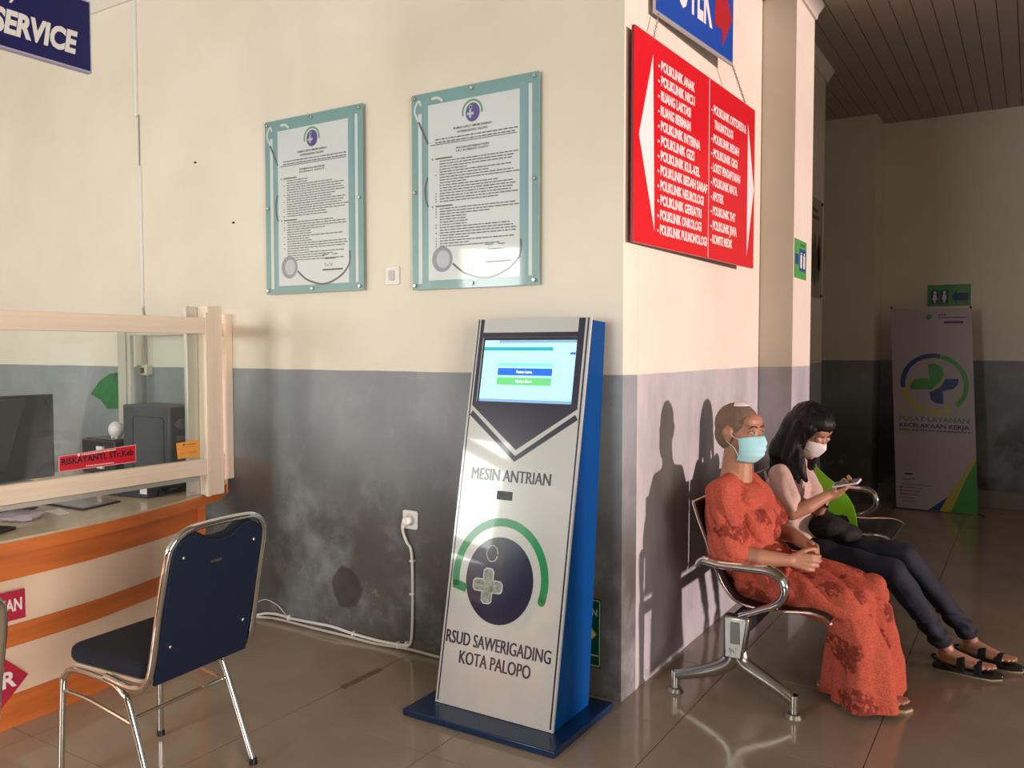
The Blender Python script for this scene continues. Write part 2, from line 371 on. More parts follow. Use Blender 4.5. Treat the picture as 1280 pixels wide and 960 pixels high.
ceil=struct(MB().box((XL,YF,CZ+.02),(XR+.15,YB+.15,CZ+.14)),'ceiling',GROOVE)
SP=.1165; pm={}
x=-1.068-57*SP
while x<XR-.02:
    y1=YB if x>XB-.01 else (YA if x<XB-.12 else YA)
    x1=min(x+SP,XR); key=(round(y1,2),round(x1-x,3))
    if key not in pm:
        q=MB().prism([(.0025,YF,0),(x1-x-.0025,YF,0),(x1-x-.0025,y1,0),(.0025,y1,0)],(0,0,.018)).build('ceiling_panel',CEIL); pm[key]=q.data
    else: q=bpy.data.objects.new('ceiling_panel',pm[key]); COL.objects.link(q)
    q.location=(x,0,CZ); q.parent=ceil
    if -3.2<x<XB-.01:
        k2=('r',round(x1-x,3))
        if k2 not in pm: pm[k2]=MB().prism([(.0025,YA+.15,0),(x1-x-.0025,YA+.15,0),(x1-x-.0025,YB,0),(.0025,YB,0)],(0,0,.018)).build('ceiling_panel',CEIL).data; q=[o_ for o_ in COL.objects if o_.data==pm[k2]][0]
        else: q=bpy.data.objects.new('ceiling_panel',pm[k2]); COL.objects.link(q)
        q.location=(x,0,CZ); q.parent=ceil
    x+=SP
def cornice(name,a,b,nx,ny):
    a=V(a);b=V(b);n=V((nx,ny,0)); P=[(0,CZ-.09),(.014,CZ-.09),(.022,CZ-.06),(.055,CZ-.02),(.06,CZ-.001),(0,CZ-.001)]
    struct(MB().prism([V((a.x,a.y,0))+n*p+V((0,0,z)) for p,z in P],b-a),name,CORN)
cornice('trim_1',(XL,YA-.001,0),(XB,YA-.001,0),0,-1)
cornice('trim_2',(XB+.001,YA,0),(XB+.001,5.265,0),1,0)
cornice('trim_3',(-1.250,5.205,0),(-1.250,5.745,0),1,0)
cornice('trim_4',(XB+.001,5.75,0),(XB+.001,7.14,0),1,0)
cornice('trim_5',(XB,5.264,0),(-1.19,5.264,0),0,-1)
struct(MB().box((-1.298,YB-.03,0),(XR,YB-.001,.16)),'baseboard_back',mat('skirting_grey',(.30,.28,.25),rough=.4),bev=.004)
# ------------------------------------------------------------------ wall-mounted notice boards
def mini_logo(fr,par,cu,cv,r,t=.0006,d=.0):
    mb=MB(); fr.band(mb,circ(cu,cv,r*1.22,r*1.22,24,-10,195),r*.22,d,t); mb.build('logo_arch',mat('logo_green',(.12,.36,.2),rough=.3),par)
    fr.poly(MB(),circ(cu+.05*r,cv-.05*r,r*.9,r*.98,28),d,t).build('logo_disc',mat('logo_purple',(.10,.07,.28),rough=.3),par)
    mb=MB(); fr.poly(mb,cross_poly(cu-.25*r,cv-.18*r,r*.42,r*.26),d+t,t); fr.band(mb,circ(cu-.2*r,cv+.5*r,r*.18,r*.2,14),r*.07,d+t,t); mb.build('logo_cross',mat('logo_grey',(.5,.55,.6),rough=.4),par)
def notice(x0,x1,z0,z1,label,heads,nA,nB):
    t=thing('framed_notice',label,'poster',((x0+x1)/2,YA,z0),'acrylic covered notices on the cream wall')
    W=x1-x0;H=z1-z0; f=Frame((x0,YA-.020,z0),(1,0,0),(0,0,1))
    f.rect(MB(),0,0,W,H,0,.003).build('backing_sheet',TEAL,t)
    d=.0031
    [f.rect(MB(),a_*W,.03*H,b_*W,.965*H,d,.0005).build('dark_band',TEALD,t) for a_,b_ in ((.105,.15),(.86,.905))]
    f.rect(MB(),.055*W,.03*H,.085*W,.90*H,d,.0005).build('white_stripe',PAPER,t); f.rect(MB(),.925*W,.045*H,.95*W,.95*H,d,.0005).build('white_stripe',PAPER,t)
    d+=.0006
    f.rect(MB(),.14*W,.045*H,.86*W,.935*H,d,.0005).build('printed_page',PAPER,t)
    d+=.0006
    mini_logo(f,t,.50*W,.865*H,.062*W,d=d)
    f.text('RUMAH SAKIT UMUM DAERAH','heading',INK,t,.35*W,.792*H,.30*W,.012*H,d)
    f.text('SAWERIGADING PALOPO','heading',INK,t,.38*W,.772*H,.24*W,.012*H,d)
    mb=MB(); f.rect(mb,.16*W,.728*H,.84*W,.732*H,d,.0004); mb.build('rule',INK,t)
    f.text(heads[0],'heading',INK,t,.37*W,.695*H,.26*W,.010*H,d); f.text(heads[1],'heading',INK,t,.37*W,.680*H,.26*W,.010*H,d)
    mb=MB(); v=.752
    for k in range(2):
        u=.2
        while u<.82: l=random.uniform(.01,.04); f.rect(mb,u*W,(v-.015*k)*H,(u+l)*W,(v+.006-.015*k)*H,d,.0003); u+=l+.006
    v=.655
    for sec,nl in ((0,nA),(1,nB)):
        f.rect(mb,.17*W,v*H,(.17+.012)*W,(v+.007)*H,d,.0003); f.rect(mb,.20*W,v*H,(.34)*W,(v+.007)*H,d,.0003); v-=.0135
        for i in range(nl):
            if random.random()<.5: f.rect(mb,.20*W,v*H,.209*W,(v+.006)*H,d,.0003)
            end=random.choice((.81,.80,.79,.62,.45,.70,.82)); u=.235
            while u<end: l=random.uniform(.012,.05); f.rect(mb,u*W,v*H,(u+l)*W,(v+.0052)*H,d,.0003); u+=l+.006
            v-=.0135
        v-=.010
    for u0,u1,vv in ((.60,.66,.205),(.70,.75,.205),(.62,.73,.182)): f.rect(mb,u0*W,vv*H,u1*W,(vv+.005)*H,d,.0003)
    f.rect(mb,.60*W,.118*H,.80*W,.127*H,d,.0003)
    sg=[(.66+.07*math.sin(k*.9)*.6,.15+.012*math.cos(k*2.1)) for k in range(14)]; f.band(mb,[(a*W,b*H) for a,b in sg],.0012,d,.0003)
    mb.build('small_print',INK,t,kind='stuff')
    # printed stethoscope
    f.poly(MB(),circ(.255*W,.15*H,.085*W,.085*W,30),d,.0005).build('stethoscope_disc',mat('steth_grey',(.28,.30,.38),rough=.35),t)
    f.poly(MB(),circ(.262*W,.15*H,.055*W,.058*W,26),d+.0006,.0004).build('stethoscope_face',mat('steth_light',(.50,.53,.60),rough=.35),t)
    mb=MB(); pts=[(p.x,p.y) for p in spl([(.34*W,.125*H,0),(.45*W,.07*H,0),(.62*W,.045*H,0),(.78*W,.085*H,0),(.865*W,.15*H,0),(.87*W,.22*H,0)],6)]
    f.band(mb,pts,.010,d,.0005); mb.build('stethoscope_tube',mat('steth_dark',(.10,.10,.13),rough=.35),t); mb=MB(); f.band(mb,[(p.x,p.y) for p in spl([(.06*W,.86*H,0),(.10*W,.80*H,0),(.14*W,.74*H,0)],5)],.010,d,.0005); mb.build('stethoscope_tube',M['steth_dark'],t); mb=MB()
    f.band(mb,[(p.x,p.y) for p in spl([(.135*W,.57*H,0),(.115*W,.52*H,0),(.12*W,.46*H,0),(.14*W,.42*H,0)],5)],.009,d,.0005)
    mb.build('stethoscope_tube',mat('steth_dark',(.10,.10,.13),rough=.35),t)
    mb=MB(); f.band(mb,[(p.x,p.y) for p in spl([(.06*W,.86*H,0),(.025*W,.92*H,0),(.06*W,.965*H,0),(.08*W,.94*H,0)],5)],.011,d,.0005); mb.build('stethoscope_earpiece',PAPER,t); mb=MB()
    f.band(mb,[(p.x,p.y) for p in spl([(.17*W,.965*H,0),(.22*W,.965*H,0),(.26*W,.945*H,0)],5)],.012,d,.0005); mb.build('stethoscope_earpiece',PAPER,t)
    f.rect(MB(),0,0,W,H,.006,.003).build('acrylic_cover',ACRY,t)
    for a,b in ((.03,.022),(.5,.022),(.97,.022),(.03,.5),(.97,.5),(.03,.978),(.5,.978),(.97,.978)):
        MB().cyl(f.p(a*W,b*H,-.019),f.p(a*W,b*H,.018),.009,n=14).build('standoff_stud',CHROME,t,bev=.002)
notice(-3.557,-2.858,1.795,2.720,'smaller-looking acrylic notice with teal border, the one further left on the cream wall',('KEWAJIBAN DAN HAK DOKTER','RUMAH SAKIT'),16,17)
notice(-2.548,-1.846,1.782,2.705,'larger-looking acrylic notice with teal border, hung nearest the wall corner above the kiosk',('HAK DAN KEWAJIBAN PASIEN','UU RUMAH SAKIT'),16,15)
t=thing('wall_switch','small square white switch on cream wall between the two teal notices','switch',(-2.688,YA,1.817))
f=Frame((-2.731,YA-.0005,1.815),(1,0,0),(0,0,1)); f.poly(MB(),rrect(0,0,.088,.09,.01),0,.010).build('face_plate',WHITE,t,bev=.002)
f.poly(MB(),rrect(.026,.02,.062,.07,.008),.0102,.005).build('rocker',mat('grey_rocker',(.55,.55,.55),rough=.4),t,bev=.002)
# socket, plug and cable
t=thing('wall_socket','white wall socket low on grey wall left of the kiosk','socket',(-2.583,YA,.617))
f=Frame((-2.628,YA-.0005,.615),(1,0,0),(0,0,1)); f.poly(MB(),rrect(0,0,.092,.092,.012),0,.010).build('face_plate',WHITE,t,bev=.002)
MB().cyl(f.p(.046,.046,.0101),f.p(.046,.046,.012),.03).build('socket_recess',mat('shade_white',(.6,.6,.58),rough=.5),t)
t=thing('power_cable','white power cable plugged into socket and tied along the floor edge','cable',(-2.58,YA-.02,0))
MB().cyl((-2.582,YA-.013,.661),(-2.582,YA-.052,.661),.022,.019,n=16).build('plug',WHITE,t,bev=.003)
MB().tube(spl([(-2.582,YA-.05,.661),(-2.60,YA-.045,.645),(-2.618,YA-.02,.60),(-2.60,YA-.014,.55),(-2.572,YA-.012,.50),(-2.566,YA-.011,.31),(-2.572,YA-.011,.10),(-2.585,YA-.012,.045),(-2.62,YA-.012,.03),(-2.78,YA-.012,.022),(-2.96,YA-.014,.028),(-3.1,YA-.016,.040),(-3.24,YA-.014,.036),(-3.40,YA-.012,.030),(-3.52,YA-.012,.034),(-3.60,YA-.03,.03),(-3.68,YA-.06,.01),(-3.78,YA-.08,.008)],6),.0075,8).build('cord',WHITE,t)
MB().tube(spl([(-2.40,YA-.012,.012),(-2.60,YA-.013,.016),(-2.80,YA-.026,.010),(-3.0,YA-.028,.014),(-3.25,YA-.028,.014),(-3.5,YA-.028,.016),(-3.62,YA-.05,.012),(-3.78,YA-.1,.008)],6),.007,8).build('second_cord',mat('off_white_cable',(.60,.57,.50),rough=.4),t)
MB().tube(spl([(-3.45,YA-.01,.04),(-3.52,YA-.01,.085),(-3.62,YA-.01,.10),(-3.72,YA-.02,.05),(-3.78,YA-.02,.01)],6),.0025,6).build('thin_wire',WHITE,t)
for c in ((-2.566,.46),(-2.567,.295),(-2.605,.035),(-2.66,.024),(-2.96,.022),(-3.43,.028)):
    MB().obox((c[0],YA-.012,c[1]),((1,0,0),(0,1,0),(0,0,1)),(.024 if c[1]>.1 else .010,.022,.010 if c[1]>.1 else .034)).build('cable_tie',WHITE,t,bev=.002)
o=MB().box((-2.583,2.71,.0005),(-2.55,2.97,.0015)).build('floor_tape',mat('worn_brown_tape',(.17,.13,.095),rough=.6,var=.3,scale=40)); base(o,(-2.57,2.85,0)); tag(o,'short worn strip of brown tape stuck on floor near the wall','tape')
for (x,z) in ((-3.838,2.211),(-4.16,2.583)):
    o=MB().cyl((x,YA,z),(x,YA-.012,z-.004),.005,n=8).build('nail',mat('rusty_nail',(.03,.02,.015),rough=.7)); base(o,(x,YA,z)); tag(o,'small dark nail in the cream wall %s'%('left of the left notice' if z<2.4 else 'high up beside the wall conduit'),'nail')
# conduit and box
t=thing('wall_conduit','thin white conduit running down cream wall to a small box','conduit',(-4.67,YA,1.34))
MB().box((-4.712,YA-.016,2.92),(-4.694,YA-.0005,CZ-.1)).build('trunking',WHITE,t,bev=.002)
MB().box((-4.688,YA-.008,2.45),(-4.682,YA-.0005,2.93)).build('bare_wire',mat('grey_cable',(.35,.34,.32),rough=.5),t)
MB().box((-4.684,YA-.014,1.75),(-4.668,YA-.0005,2.62)).build('trunking',WHITE,t,bev=.002)
MB().tube(spl([(-4.672,YA-.008,1.76),(-4.664,YA-.008,1.68),(-4.655,YA-.008,1.58),(-4.648,YA-.01,1.5),(-4.645,YA-.01,1.40)],6),.005,6).tube(spl([(-4.68,YA-.008,1.76),(-4.645,YA-.008,1.66),(-4.662,YA-.008,1.56),(-4.648,YA-.01,1.42)],6),.004,6).build('twisted_wire',mat('grey_wire',(.4,.39,.42),rough=.5),t)
MB().box((-4.645,YA-.007,.9),(-4.638,YA-.0005,1.345)).build('bare_wire',mat('grey_cable',(.3,.3,.3)),t)
MB().box((-4.69,YA-.045,1.338),(-4.595,YA-.0005,1.402)).build('switch_box',CREAMP,t,bev=.004)
MB().box((-4.650,YA-.0475,1.352),(-4.618,YA-.0455,1.385)).build('display',BLACKP,t)
# green safety sign behind kiosk
t=thing('floor_level_sign','dark green sign on grey wall half hidden behind the kiosk','sign',(-1.64,YA,.13))
f=Frame((-1.80,YA-.004,.128),(1,0,0),(0,0,1)); f.rect(MB(),0,0,.255,.30,0,.003).build('sign_plate',mat('dark_green_sign',(.006,.06,.03),rough=.3),t)
mb=MB()
for a in ((.006,.006,.249,.010),(.006,.29,.249,.294),(.006,.006,.010,.294),(.245,.006,.249,.294)): f.rect(mb,*a,.0031,.0004)
f.rect(mb,.16,.05,.24,.056,.0031,.0004); mb.build('border',mat('pale_line',(.35,.38,.33)),t)
f.text('NAN','lettering',mat('pale_line',(.35,.38,.33)),t,.165,.225,.07,.03,.0031)
f.poly(MB(),[(.19,.10),(.232,.145),(.19,.19)],.0031,.0005).build('arrow',YEL,t)
# ------------------------------------------------------------------ signs on the sunlit wall
A=V((-1.42,3.242,1.945)); B=V((-1.362,4.79,1.955)); Wd=(B-A).length; u=(B-A).normalized(); f=Frame(A,u,(0,0,1)); Hd=.885
t=thing('direction_board','large red board listing polyclinics with white arrows at both sides','sign',(XB,4.0,1.945))
mb=MB(); f.rect(mb,0,0,Wd,Hd,-.012,.011); mb.build('board_edge',REDD,t)
f.rect(MB(),0,0,Wd*.545-.002,Hd,-.0008,.003).build('board_panel',RED,t); f.rect(MB(),Wd*.545+.002,0,Wd,Hd,-.0008,.003).build('board_panel',RED,t)
f.rect(MB(),Wd*.545-.003,.005,Wd*.545+.003,Hd-.005,.0023,.0006).build('divider_line',SIGNW,t)
dd=.0023
f.poly(MB(),[(.205,.065),(.18,Hd-.075),(.045,.45)],dd,.0006).build('left_arrow',SIGNW,t)
f.poly(MB(),[(Wd-.12,Hd-.10),(Wd-.12,.06),(Wd-.010,.44)],dd,.0006).build('right_arrow',SIGNW,t)
L1=['ANAK','NICU','RUANG LAKTASI','RUANG BERMAIN','INTERNA','GIZI','KUL-KEL','BEDAH SARAF','NEUROLOGI','GERIATRI','ONKOLOGI','PULMONOLOGI']
for i,s_ in enumerate(L1):
    s_=s_ if s_.startswith('RUANG') else 'POLIKLINIK '+s_
    f.text('- '+s_,'lettering',SIGNW,t,.235,.765-i*.0645,.0232*(len(s_)+2)*1.06,.046,dd,bold=.035)
L2=['- POLIKLINIK ORTOPEDI &','  TRAUMATOLOGI','- POLIKLINIK BEDAH','- POLIKLINIK GIGI','- LOKET PENDAFTARAN','- POLIKLINIK MATA','- APOTEK','- POLIKLINIK THT','- POLIKLINIK JIWA','- KOMITE MEDIK']
for i,s_ in enumerate(L2):
    off=.04 if s_[0]==' ' else 0; f.text(s_.strip(),'lettering',SIGNW,t,.875+off,.722-i*.0715,.0232*len(s_.strip())*.98,.046,dd,bold=.035)
A2=V((-1.425,3.47,2.955)); B2=V((-1.375,4.42,2.985)); u2=(B2-A2).normalized(); f2=Frame(A2,u2,(0,0,1)); W2=(B2-A2).length
t=thing('pharmacy_sign','blue hanging sign with white lettering and red arrow above red board','sign',(XB,3.95,2.95))
f2.rect(MB(),0,0,W2,.45,-.010,.010).build('sign_frame',mat('sign_rim',(.55,.55,.62),rough=.4,metal=.5),t)
f2.rect(MB(),.012,.016,W2-.008,.442,0,.002).build('sign_face',SBLUE,t)
f2.text('APOTEK','lettering',SIGNW,t,.035,.105,.62,.26,.0021,ext=.0012,bold=.03)
f2.poly(MB(),[(.69,.14),(.69,.32),(.79,.32),(.79,.40),(.925,.23),(.79,.055),(.79,.14)],.0021,.0012).build('arrow',mat('arrow_red',(.42,.01,.02),rough=.4),t)
def chain(name,a,b,label):
    a=V(a);b=V(b); mb=MB(); n=int((b-a).length/.012); d_=(b-a).normalized(); s1=d_.orthogonal().normalized(); s2=d_.cross(s1)
    for i in range(n):
        c=a.lerp(b,(i+.5)/n); s=s1 if i%2 else s2
        mb.tube([c+d_*math.cos(q*PI/4)*.009+s*math.sin(q*PI/4)*.005 for q in range(8)],.0015,4,closed=True)
    o=mb.build(name,CHROME); base(o,a); tag(o,label,'chain')
chain('sign_chain',(-1.418,3.50,2.958),(-1.418,3.44,2.832),'short metal chain at left between blue sign and red board')
chain('sign_chain',(-1.372,4.40,2.984),(-1.366,4.62,2.838),'short metal chain at right between blue sign and red board')
def wc_sign(name,fr,W,H,label,loc,vert):
    t=thing(name,label,'sign',loc)
    fr.rect(MB(),0,0,W,H,0,.004).build('sign_plate',GRN,t)
    if vert:
        mb=MB(); fr.rect(mb,.38*W,.2*H,.92*W,.78*H,.0041,.0006); fr.poly(mb,[(.30*W,.35*H),(.30*W,.62*H),(.03*W,.62*H),(.03*W,.35*H)],.0041,.0006); mb.build('blue_field',BLU,t)
        mb=MB()
        for c in (.52,.78): fr.poly(mb,circ(c*W,.66*H,.05*W,.03*H,14),.0048,.0006); fr.rect(mb,(c-.07)*W,.28*H,(c+.07)*W,.62*H,.0048,.0006)
        mb.build('figure',SIGNW,t); fr.text('TOILET','lettering',INK,t,.4*W,.84*H,.45*W,.08*H,.0041)
    else:
        mb=MB(); fr.rect(mb,.08*W,.12*H,.27*W,.75*H,.0041,.0006); fr.rect(mb,.30*W,.12*H,.49*W,.75*H,.0041,.0006)
        fr.poly(mb,[(.55*W,.42*H),(.68*W,.72*H),(.68*W,.60*H),(.95*W,.60*H),(.95*W,.24*H),(.68*W,.24*H),(.68*W,.12*H)],.0041,.0006); mb.build('blue_field',mat('dim_blue',(.03,.09,.22)),t)
        for c in (.175,.395):
            mb=MB(); fr.poly(mb,circ(c*W,.64*H,.035*W,.07*H,14),.0048,.0006); fr.poly(mb,[((c-.06)*W,.30*H),((c-.035)*W,.55*H),((c+.035)*W,.55*H),((c+.06)*W,.30*H)],.0048,.0006); fr.rect(mb,(c-.025)*W,.17*H,(c+.025)*W,.32*H,.0048,.0006); mb.build('figure',SIGNW,t)
        fr.text('TOILET','lettering',INK,t,.38*W,.84*H,.28*W,.10*H,.0041)
wc_sign('toilet_sign',Frame((-1.2505,5.285,1.937),(0,1,0),(0,0,1)),.30,.238,'small bright green and blue toilet sign on the sunlit pilaster',(-1.251,5.43,1.937),True)
wc_sign('toilet_sign',Frame((-.884,YB-.001,1.91),(1,0,0),(0,0,1)),.37,.205,'green toilet sign with two figures and arrow on shadowy back wall',(-.70,YB,1.91),False)
t=thing('wall_poster','faded grey poster on shaded wall strip just past the pilaster','poster',(XB,6.85,1.9))
f=Frame((XB+.001,6.58,1.90),(0,1,0),(0,0,1)); f.rect(MB(),0,0,.46,.76,0,.003).build('poster_sheet',mat('faded_poster',(.40,.34,.28),rough=.5,var=.1,scale=12),t)
mb=MB()
for a,b,c_,d_ in ((.05,.10,.16,.45),(.14,.08,.26,.50),(.24,.12,.38,.42),(.30,.2,.42,.5)): f.poly(mb,[(p,q) for p,q in circ((a+c_)/2,(b+d_)/2,(c_-a)/2,(d_-b)/2,16)],.0031,.0005)
f.rect(mb,.06,.60,.34,.63,.0031,.0005); f.rect(mb,.10,.66,.30,.68,.0031,.0005); mb.build('poster_picture',mat('poster_dark',(.10,.10,.085),rough=.6,var=.3,scale=20),t)
for a,b in ((.43,.02),(.43,.74)): MB().cyl(f.p(a,b,.003),f.p(a,b,.012),.012,n=12).build('fixing',BLACKP,t)
# customer service sign
t=thing('hanging_sign','dark blue sign reading SERVICE hanging above the counter','sign',(-3.30,1.5,2.62))
f=Frame((-3.30,1.10,2.625),(0,1,0),(0,0,1)); f.rect(MB(),0,0,.96,.29,-.03,.03).build('sign_box',mat('sign_rim_lilac',(.45,.43,.60),rough=.4),t,bev=.003)
f.rect(MB(),0,.008,.952,.282,.0001,.002).build('sign_face',CSBLUE,t)
f.text('CUSTOMER SERVICE','lettering',WHITE,t,.10,.062,.80,.088,.0022,ext=.001,bold=.045,shear=.2); f.text('( CS )','lettering',WHITE,t,.46,.20,.20,.07,.0022,ext=.001)
for y in (1.2,1.95): MB().cyl((-3.315,y,2.915),(-3.315,y,CZ),.004,n=8).build('hanger_rod',CHROME,t)
# ------------------------------------------------------------------ service counter
t=thing('service_counter','curved service counter with orange and cream bands and beige top','counter',(-3.7,1.6,0))
edge=[(-3.30,-.6),(-3.315,.6),(-3.335,1.4),(-3.37,2.0),(-3.43,2.32),(-3.53,2.66),(-3.64,2.93),(-3.80,3.12),(-3.93,YA-.004)]
E=[(p.x,p.y) for p in spl([(a,b,0) for a,b in edge],5)]
inner=[(-4.95,YA-.004),(-4.95,2.62),(-4.25,2.55),(-4.20,-.6)]
def slab(mb,ed,z0,z1,inn): mb.prism([(a,b,z0) for a,b in ed+inn],(0,0,z1-z0)); return mb
slab(MB(),E,.752,.762,inner).build('worktop',TOPL,t)
def strip(mb,ed,off,th,z0,z1,y1=9):
    P=[]; 
    for i,(a,b) in enumerate(ed):
        a0,b0=ed[max(i-1,0)]; a1,b1=ed[min(i+1,len(ed)-1)]; tx,ty=a1-a0,b1-b0; l=math.hypot(tx,ty); nx,ny=ty/l,-tx/l
        if b-ny*0>y1: break
        P.append(((a-nx*off,min(b-ny*off,YA-.005)),(a-nx*(off+th),min(b-ny*(off+th),YA-.005))))
    poly=[p[0] for p in P]+[p[1] for p in reversed(P)]
    mb.prism([(a,b,z0) for a,b in poly],(0,0,z1-z0)); return mb
strip(MB(),E,0,.03,.700,.7515).build('worktop_edge',ORANGE,t,label='orange wood edge under the worktop')
for i,(z0,z1,m,nm) in enumerate(((.590,.6995,ORANGE,'orange_panel'),(.408,.589,CREAML,'cream_panel'),(.322,.407,ORANGE,'orange_panel'),(.130,.321,CREAML,'cream_panel'),(.0,.129,ORANGE,'orange_panel'))):
    strip(MB(),E,.055 if nm[0]=='o' else .06,.02,z0,z1,2.85).build(nm,m,t)
MB().box((-3.75,2.78,0),(-3.62,2.83,.72)).build('end_panel',ORANGE,t)
f=Frame((-3.389,1.48,.0),(.03,1,0),(0,0,1))
t2=thing('counter_sign','crimson rectangular sign ending in MAN on the counter front','sign',(-3.38,1.7,.43))
f.rect(MB(),.0,.437,.300,.552,.004,.003).build('sign_plate',PINKS,t2); f.text('MAN','lettering',SIGNW,t2,.195,.472,.092,.050,.0071,bold=.03)
t2=thing('counter_sign','crimson diamond-shaped sign with letter R low on the counter front','sign',(-3.38,1.68,.12))
f.poly(MB(),[(.10,.206),(.20,.10),(.305,.206),(.20,.312)],.004,.003).build('sign_plate',PINKS,t2); f.text('R','lettering',SIGNW,t2,.205,.175,.055,.065,.0071,bold=.03)
# glazed screen on the counter
t=thing('glazed_screen','pale wood framed glass screen standing along the counter','screen',(-3.5,1.6,.76))
MB().box((-3.525,-.6,1.575),(-3.49,2.741,1.655)).build('top_rail',WOODL,t,bev=.002)
MB().box((-3.525,-.6,.872),(-3.49,2.741,.952)).build('bottom_rail',WOODL,t,bev=.002)
MB().box((-3.545,-.6,.848),(-3.505,2.71,.868)).build('sill_strip',ALU,t)
MB().box((-3.512,-.6,.953),(-3.506,2.74,1.574)).build('glass_pane',GLASS,t)
MB().box((-3.575,2.765,.762),(-3.500,2.855,1.715)).build('corner_post',WOODV,t,bev=.003)
MB().box((-3.505,2.742,.762),(-3.485,2.764,1.68)).build('post_lip',WOODV,t,bev=.002)
MB().box((-3.60,2.70,.762),(-3.577,2.79,1.71)).build('post_back',ALU,t,bev=.002)
q0=V((-3.56,2.856,0)); q1=V((-3.885,3.16,0)); dq=(q1-q0).normalized(); nq=V((-dq.y,dq.x,0)); mq=(q0+q1)/2; lq=(q1-q0).length
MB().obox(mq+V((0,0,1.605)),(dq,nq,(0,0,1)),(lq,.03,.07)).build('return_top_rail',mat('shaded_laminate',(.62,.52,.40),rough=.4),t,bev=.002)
MB().obox(mq+V((0,0,.84)),(dq,nq,(0,0,1)),(lq,.03,.13)).build('return_bottom_rail',WOODL,t,bev=.002)
MB().obox(mq+V((0,0,1.238)),(dq,nq,(0,0,1)),(lq,.006,.66)).build('glass_pane',GLASS,t)
MB().box((-3.945,3.15,.762),(-3.865,YA-.002,1.695)).build('wall_post',WOODV,t,bev=.003)
for z in (1.66,1.665,.92): MB().cyl((-3.88-.0*z,3.149,z),(-3.88,3.144,z),.006,n=8).build('screw_head',BLACKP,t)
t=thing('rear_partition','thin aluminium glazed partition behind the counter near the wall','screen',(-4.3,3.1,.76))
MB().box((-4.74,3.085,.762),(-4.665,3.125,1.62)).build('upright',mat('beige_aluminium',(.50,.49,.42),rough=.4),t,bev=.002)
MB().box((-4.663,3.095,.762),(-4.63,3.12,1.60)).build('sash_edge',mat('beige_aluminium',(.50,.49,.42)),t,bev=.002)
MB().box((-4.63,3.09,1.580),(-3.96,3.12,1.606)).build('head_rail',ALU,t,bev=.002)
MB().box((-4.63,3.103,.80),(-3.96,3.107,1.579)).build('glass_pane',GLASS,t)
# notices on the glass
t=thing('name_plate','red name plate fixed to the counter glass above the lower rail','sign',(-3.489,2.17,.98))
f=Frame((-3.4885,1.99,.979),(0,1,0),(0,0,1)); f.poly(MB(),[(0,0),(.36,.002),(.361,.083),(.002,.068)],0,.003).build('plate_rim',mat('pale_red_rim',(.75,.35,.35)),t)
f.poly(MB(),[(.004,.004),(.357,.006),(.357,.079),(.005,.064)],.0031,.0006).build('plate',mat('plate_red',(.62,.012,.03),rough=.35),t)
text('RISKAYANTI, STr.Keb','lettering',BLACKP,t,f.p(.012,.022,.0038),(0,1,.028),(0,0,1),.335,.034,ext=.0006,bold=.028)
mb=MB(); 
for k in range(17): f.rect(mb,.10+.0095*k,.061+.0004*k,.107+.0095*k,.066+.0004*k,.0038,.0005)
for k in range(14): f.rect(mb,.12+.0095*k,.010,.126+.0095*k,.0145,.0038,.0005)
mb.build('small_print',SIGNW,t,kind='stuff'); f.poly(MB(),circ(.088,.064,.006,.006,14),.0038,.0006).build('emblem',SIGNW,t)
t=thing('paper_note','orange paper note stuck on the counter glass beside the post','note',(-3.489,2.63,.969))
f=Frame((-3.4885,2.567,.969),(0,1,0),(0,0,1)); f.poly(MB(),[(.006,.0),(.130,.003),(.127,.084),(-.002,.078)],0,.0015).build('paper',mat('orange_paper',(.86,.36,.06),rough=.7),t)
mb=MB(); f.poly(mb,circ(.04,.066,.006,.006,10),.0016,.0003); f.rect(mb,.052,.064,.11,.067,.0016,.0003); f.rect(mb,.03,.054,.10,.0555,.0016,.0003)
f.band(mb,[(.02+.002*k,.025+.006*math.sin(k*1.4)) for k in range(14)],.001,.0016,.0003); f.band(mb,[(.07+.002*k,.026+.007*math.cos(k*1.7)) for k in range(22)],.001,.0016,.0003); mb.build('handwriting',mat('brown_ink',(.25,.10,.03)),t)
# desk equipment
t=thing('computer_tower','dark grey computer tower behind glass on the counter','computer',(-4.0,2.9,.762))
MB().box((-4.31,2.83,.785),(-3.905,3.04,1.19)).build('case',DGREY,t,bev=.006)
f=Frame((-4.31,2.829,.785),(1,0,0),(0,0,1)); mb=MB(); f.band(mb,[(.09,.02),(.09,.33),(.10,.345),(.345,.345),(.36,.33),(.36,.02)],.004,0,.0025); mb.build('panel_outline',mat('darker_grey',(.018,.024,.034)),t)
f=Frame((-3.904,2.835,.785),(0,1,0),(0,0,1)); f.rect(MB(),0,0,.20,.40,0,.008).build('front_bezel',BLACKP,t,bev=.003)
mb=MB(); f.poly(mb,circ(.07,.31,.05,.03,18),.0081,.004); 
for k in range(5): f.rect(mb,.03,.22-.035*k,.16,.245-.035*k,.0081,.003)
mb.build('drive_bay',mat('dark_silver',(.10,.10,.10),rough=.4,metal=.5),t)
MB().box((-4.30,2.84,.762),(-3.91,3.03,.784)).build('feet',BLACKP,t)
t=thing('label_printer','small black printer behind the glass beside the computer tower','printer',(-4.6,2.98,.762))
MB().box((-4.83,2.90,.762),(-4.50,3.07,.965)).build('body',BLACKP,t,bev=.008); MB().box((-4.66,2.885,.80),(-4.60,2.899,.93)).build('white_label',WHITE,t); MB().box((-4.80,2.91,.966),(-4.53,3.05,.972)).build('lid',mat('brown_glare',(.06,.05,.04),rough=.2),t,bev=.002)
t=thing('white_speaker','small rounded white device standing on the black printer','speaker',(-4.62,2.99,.973))
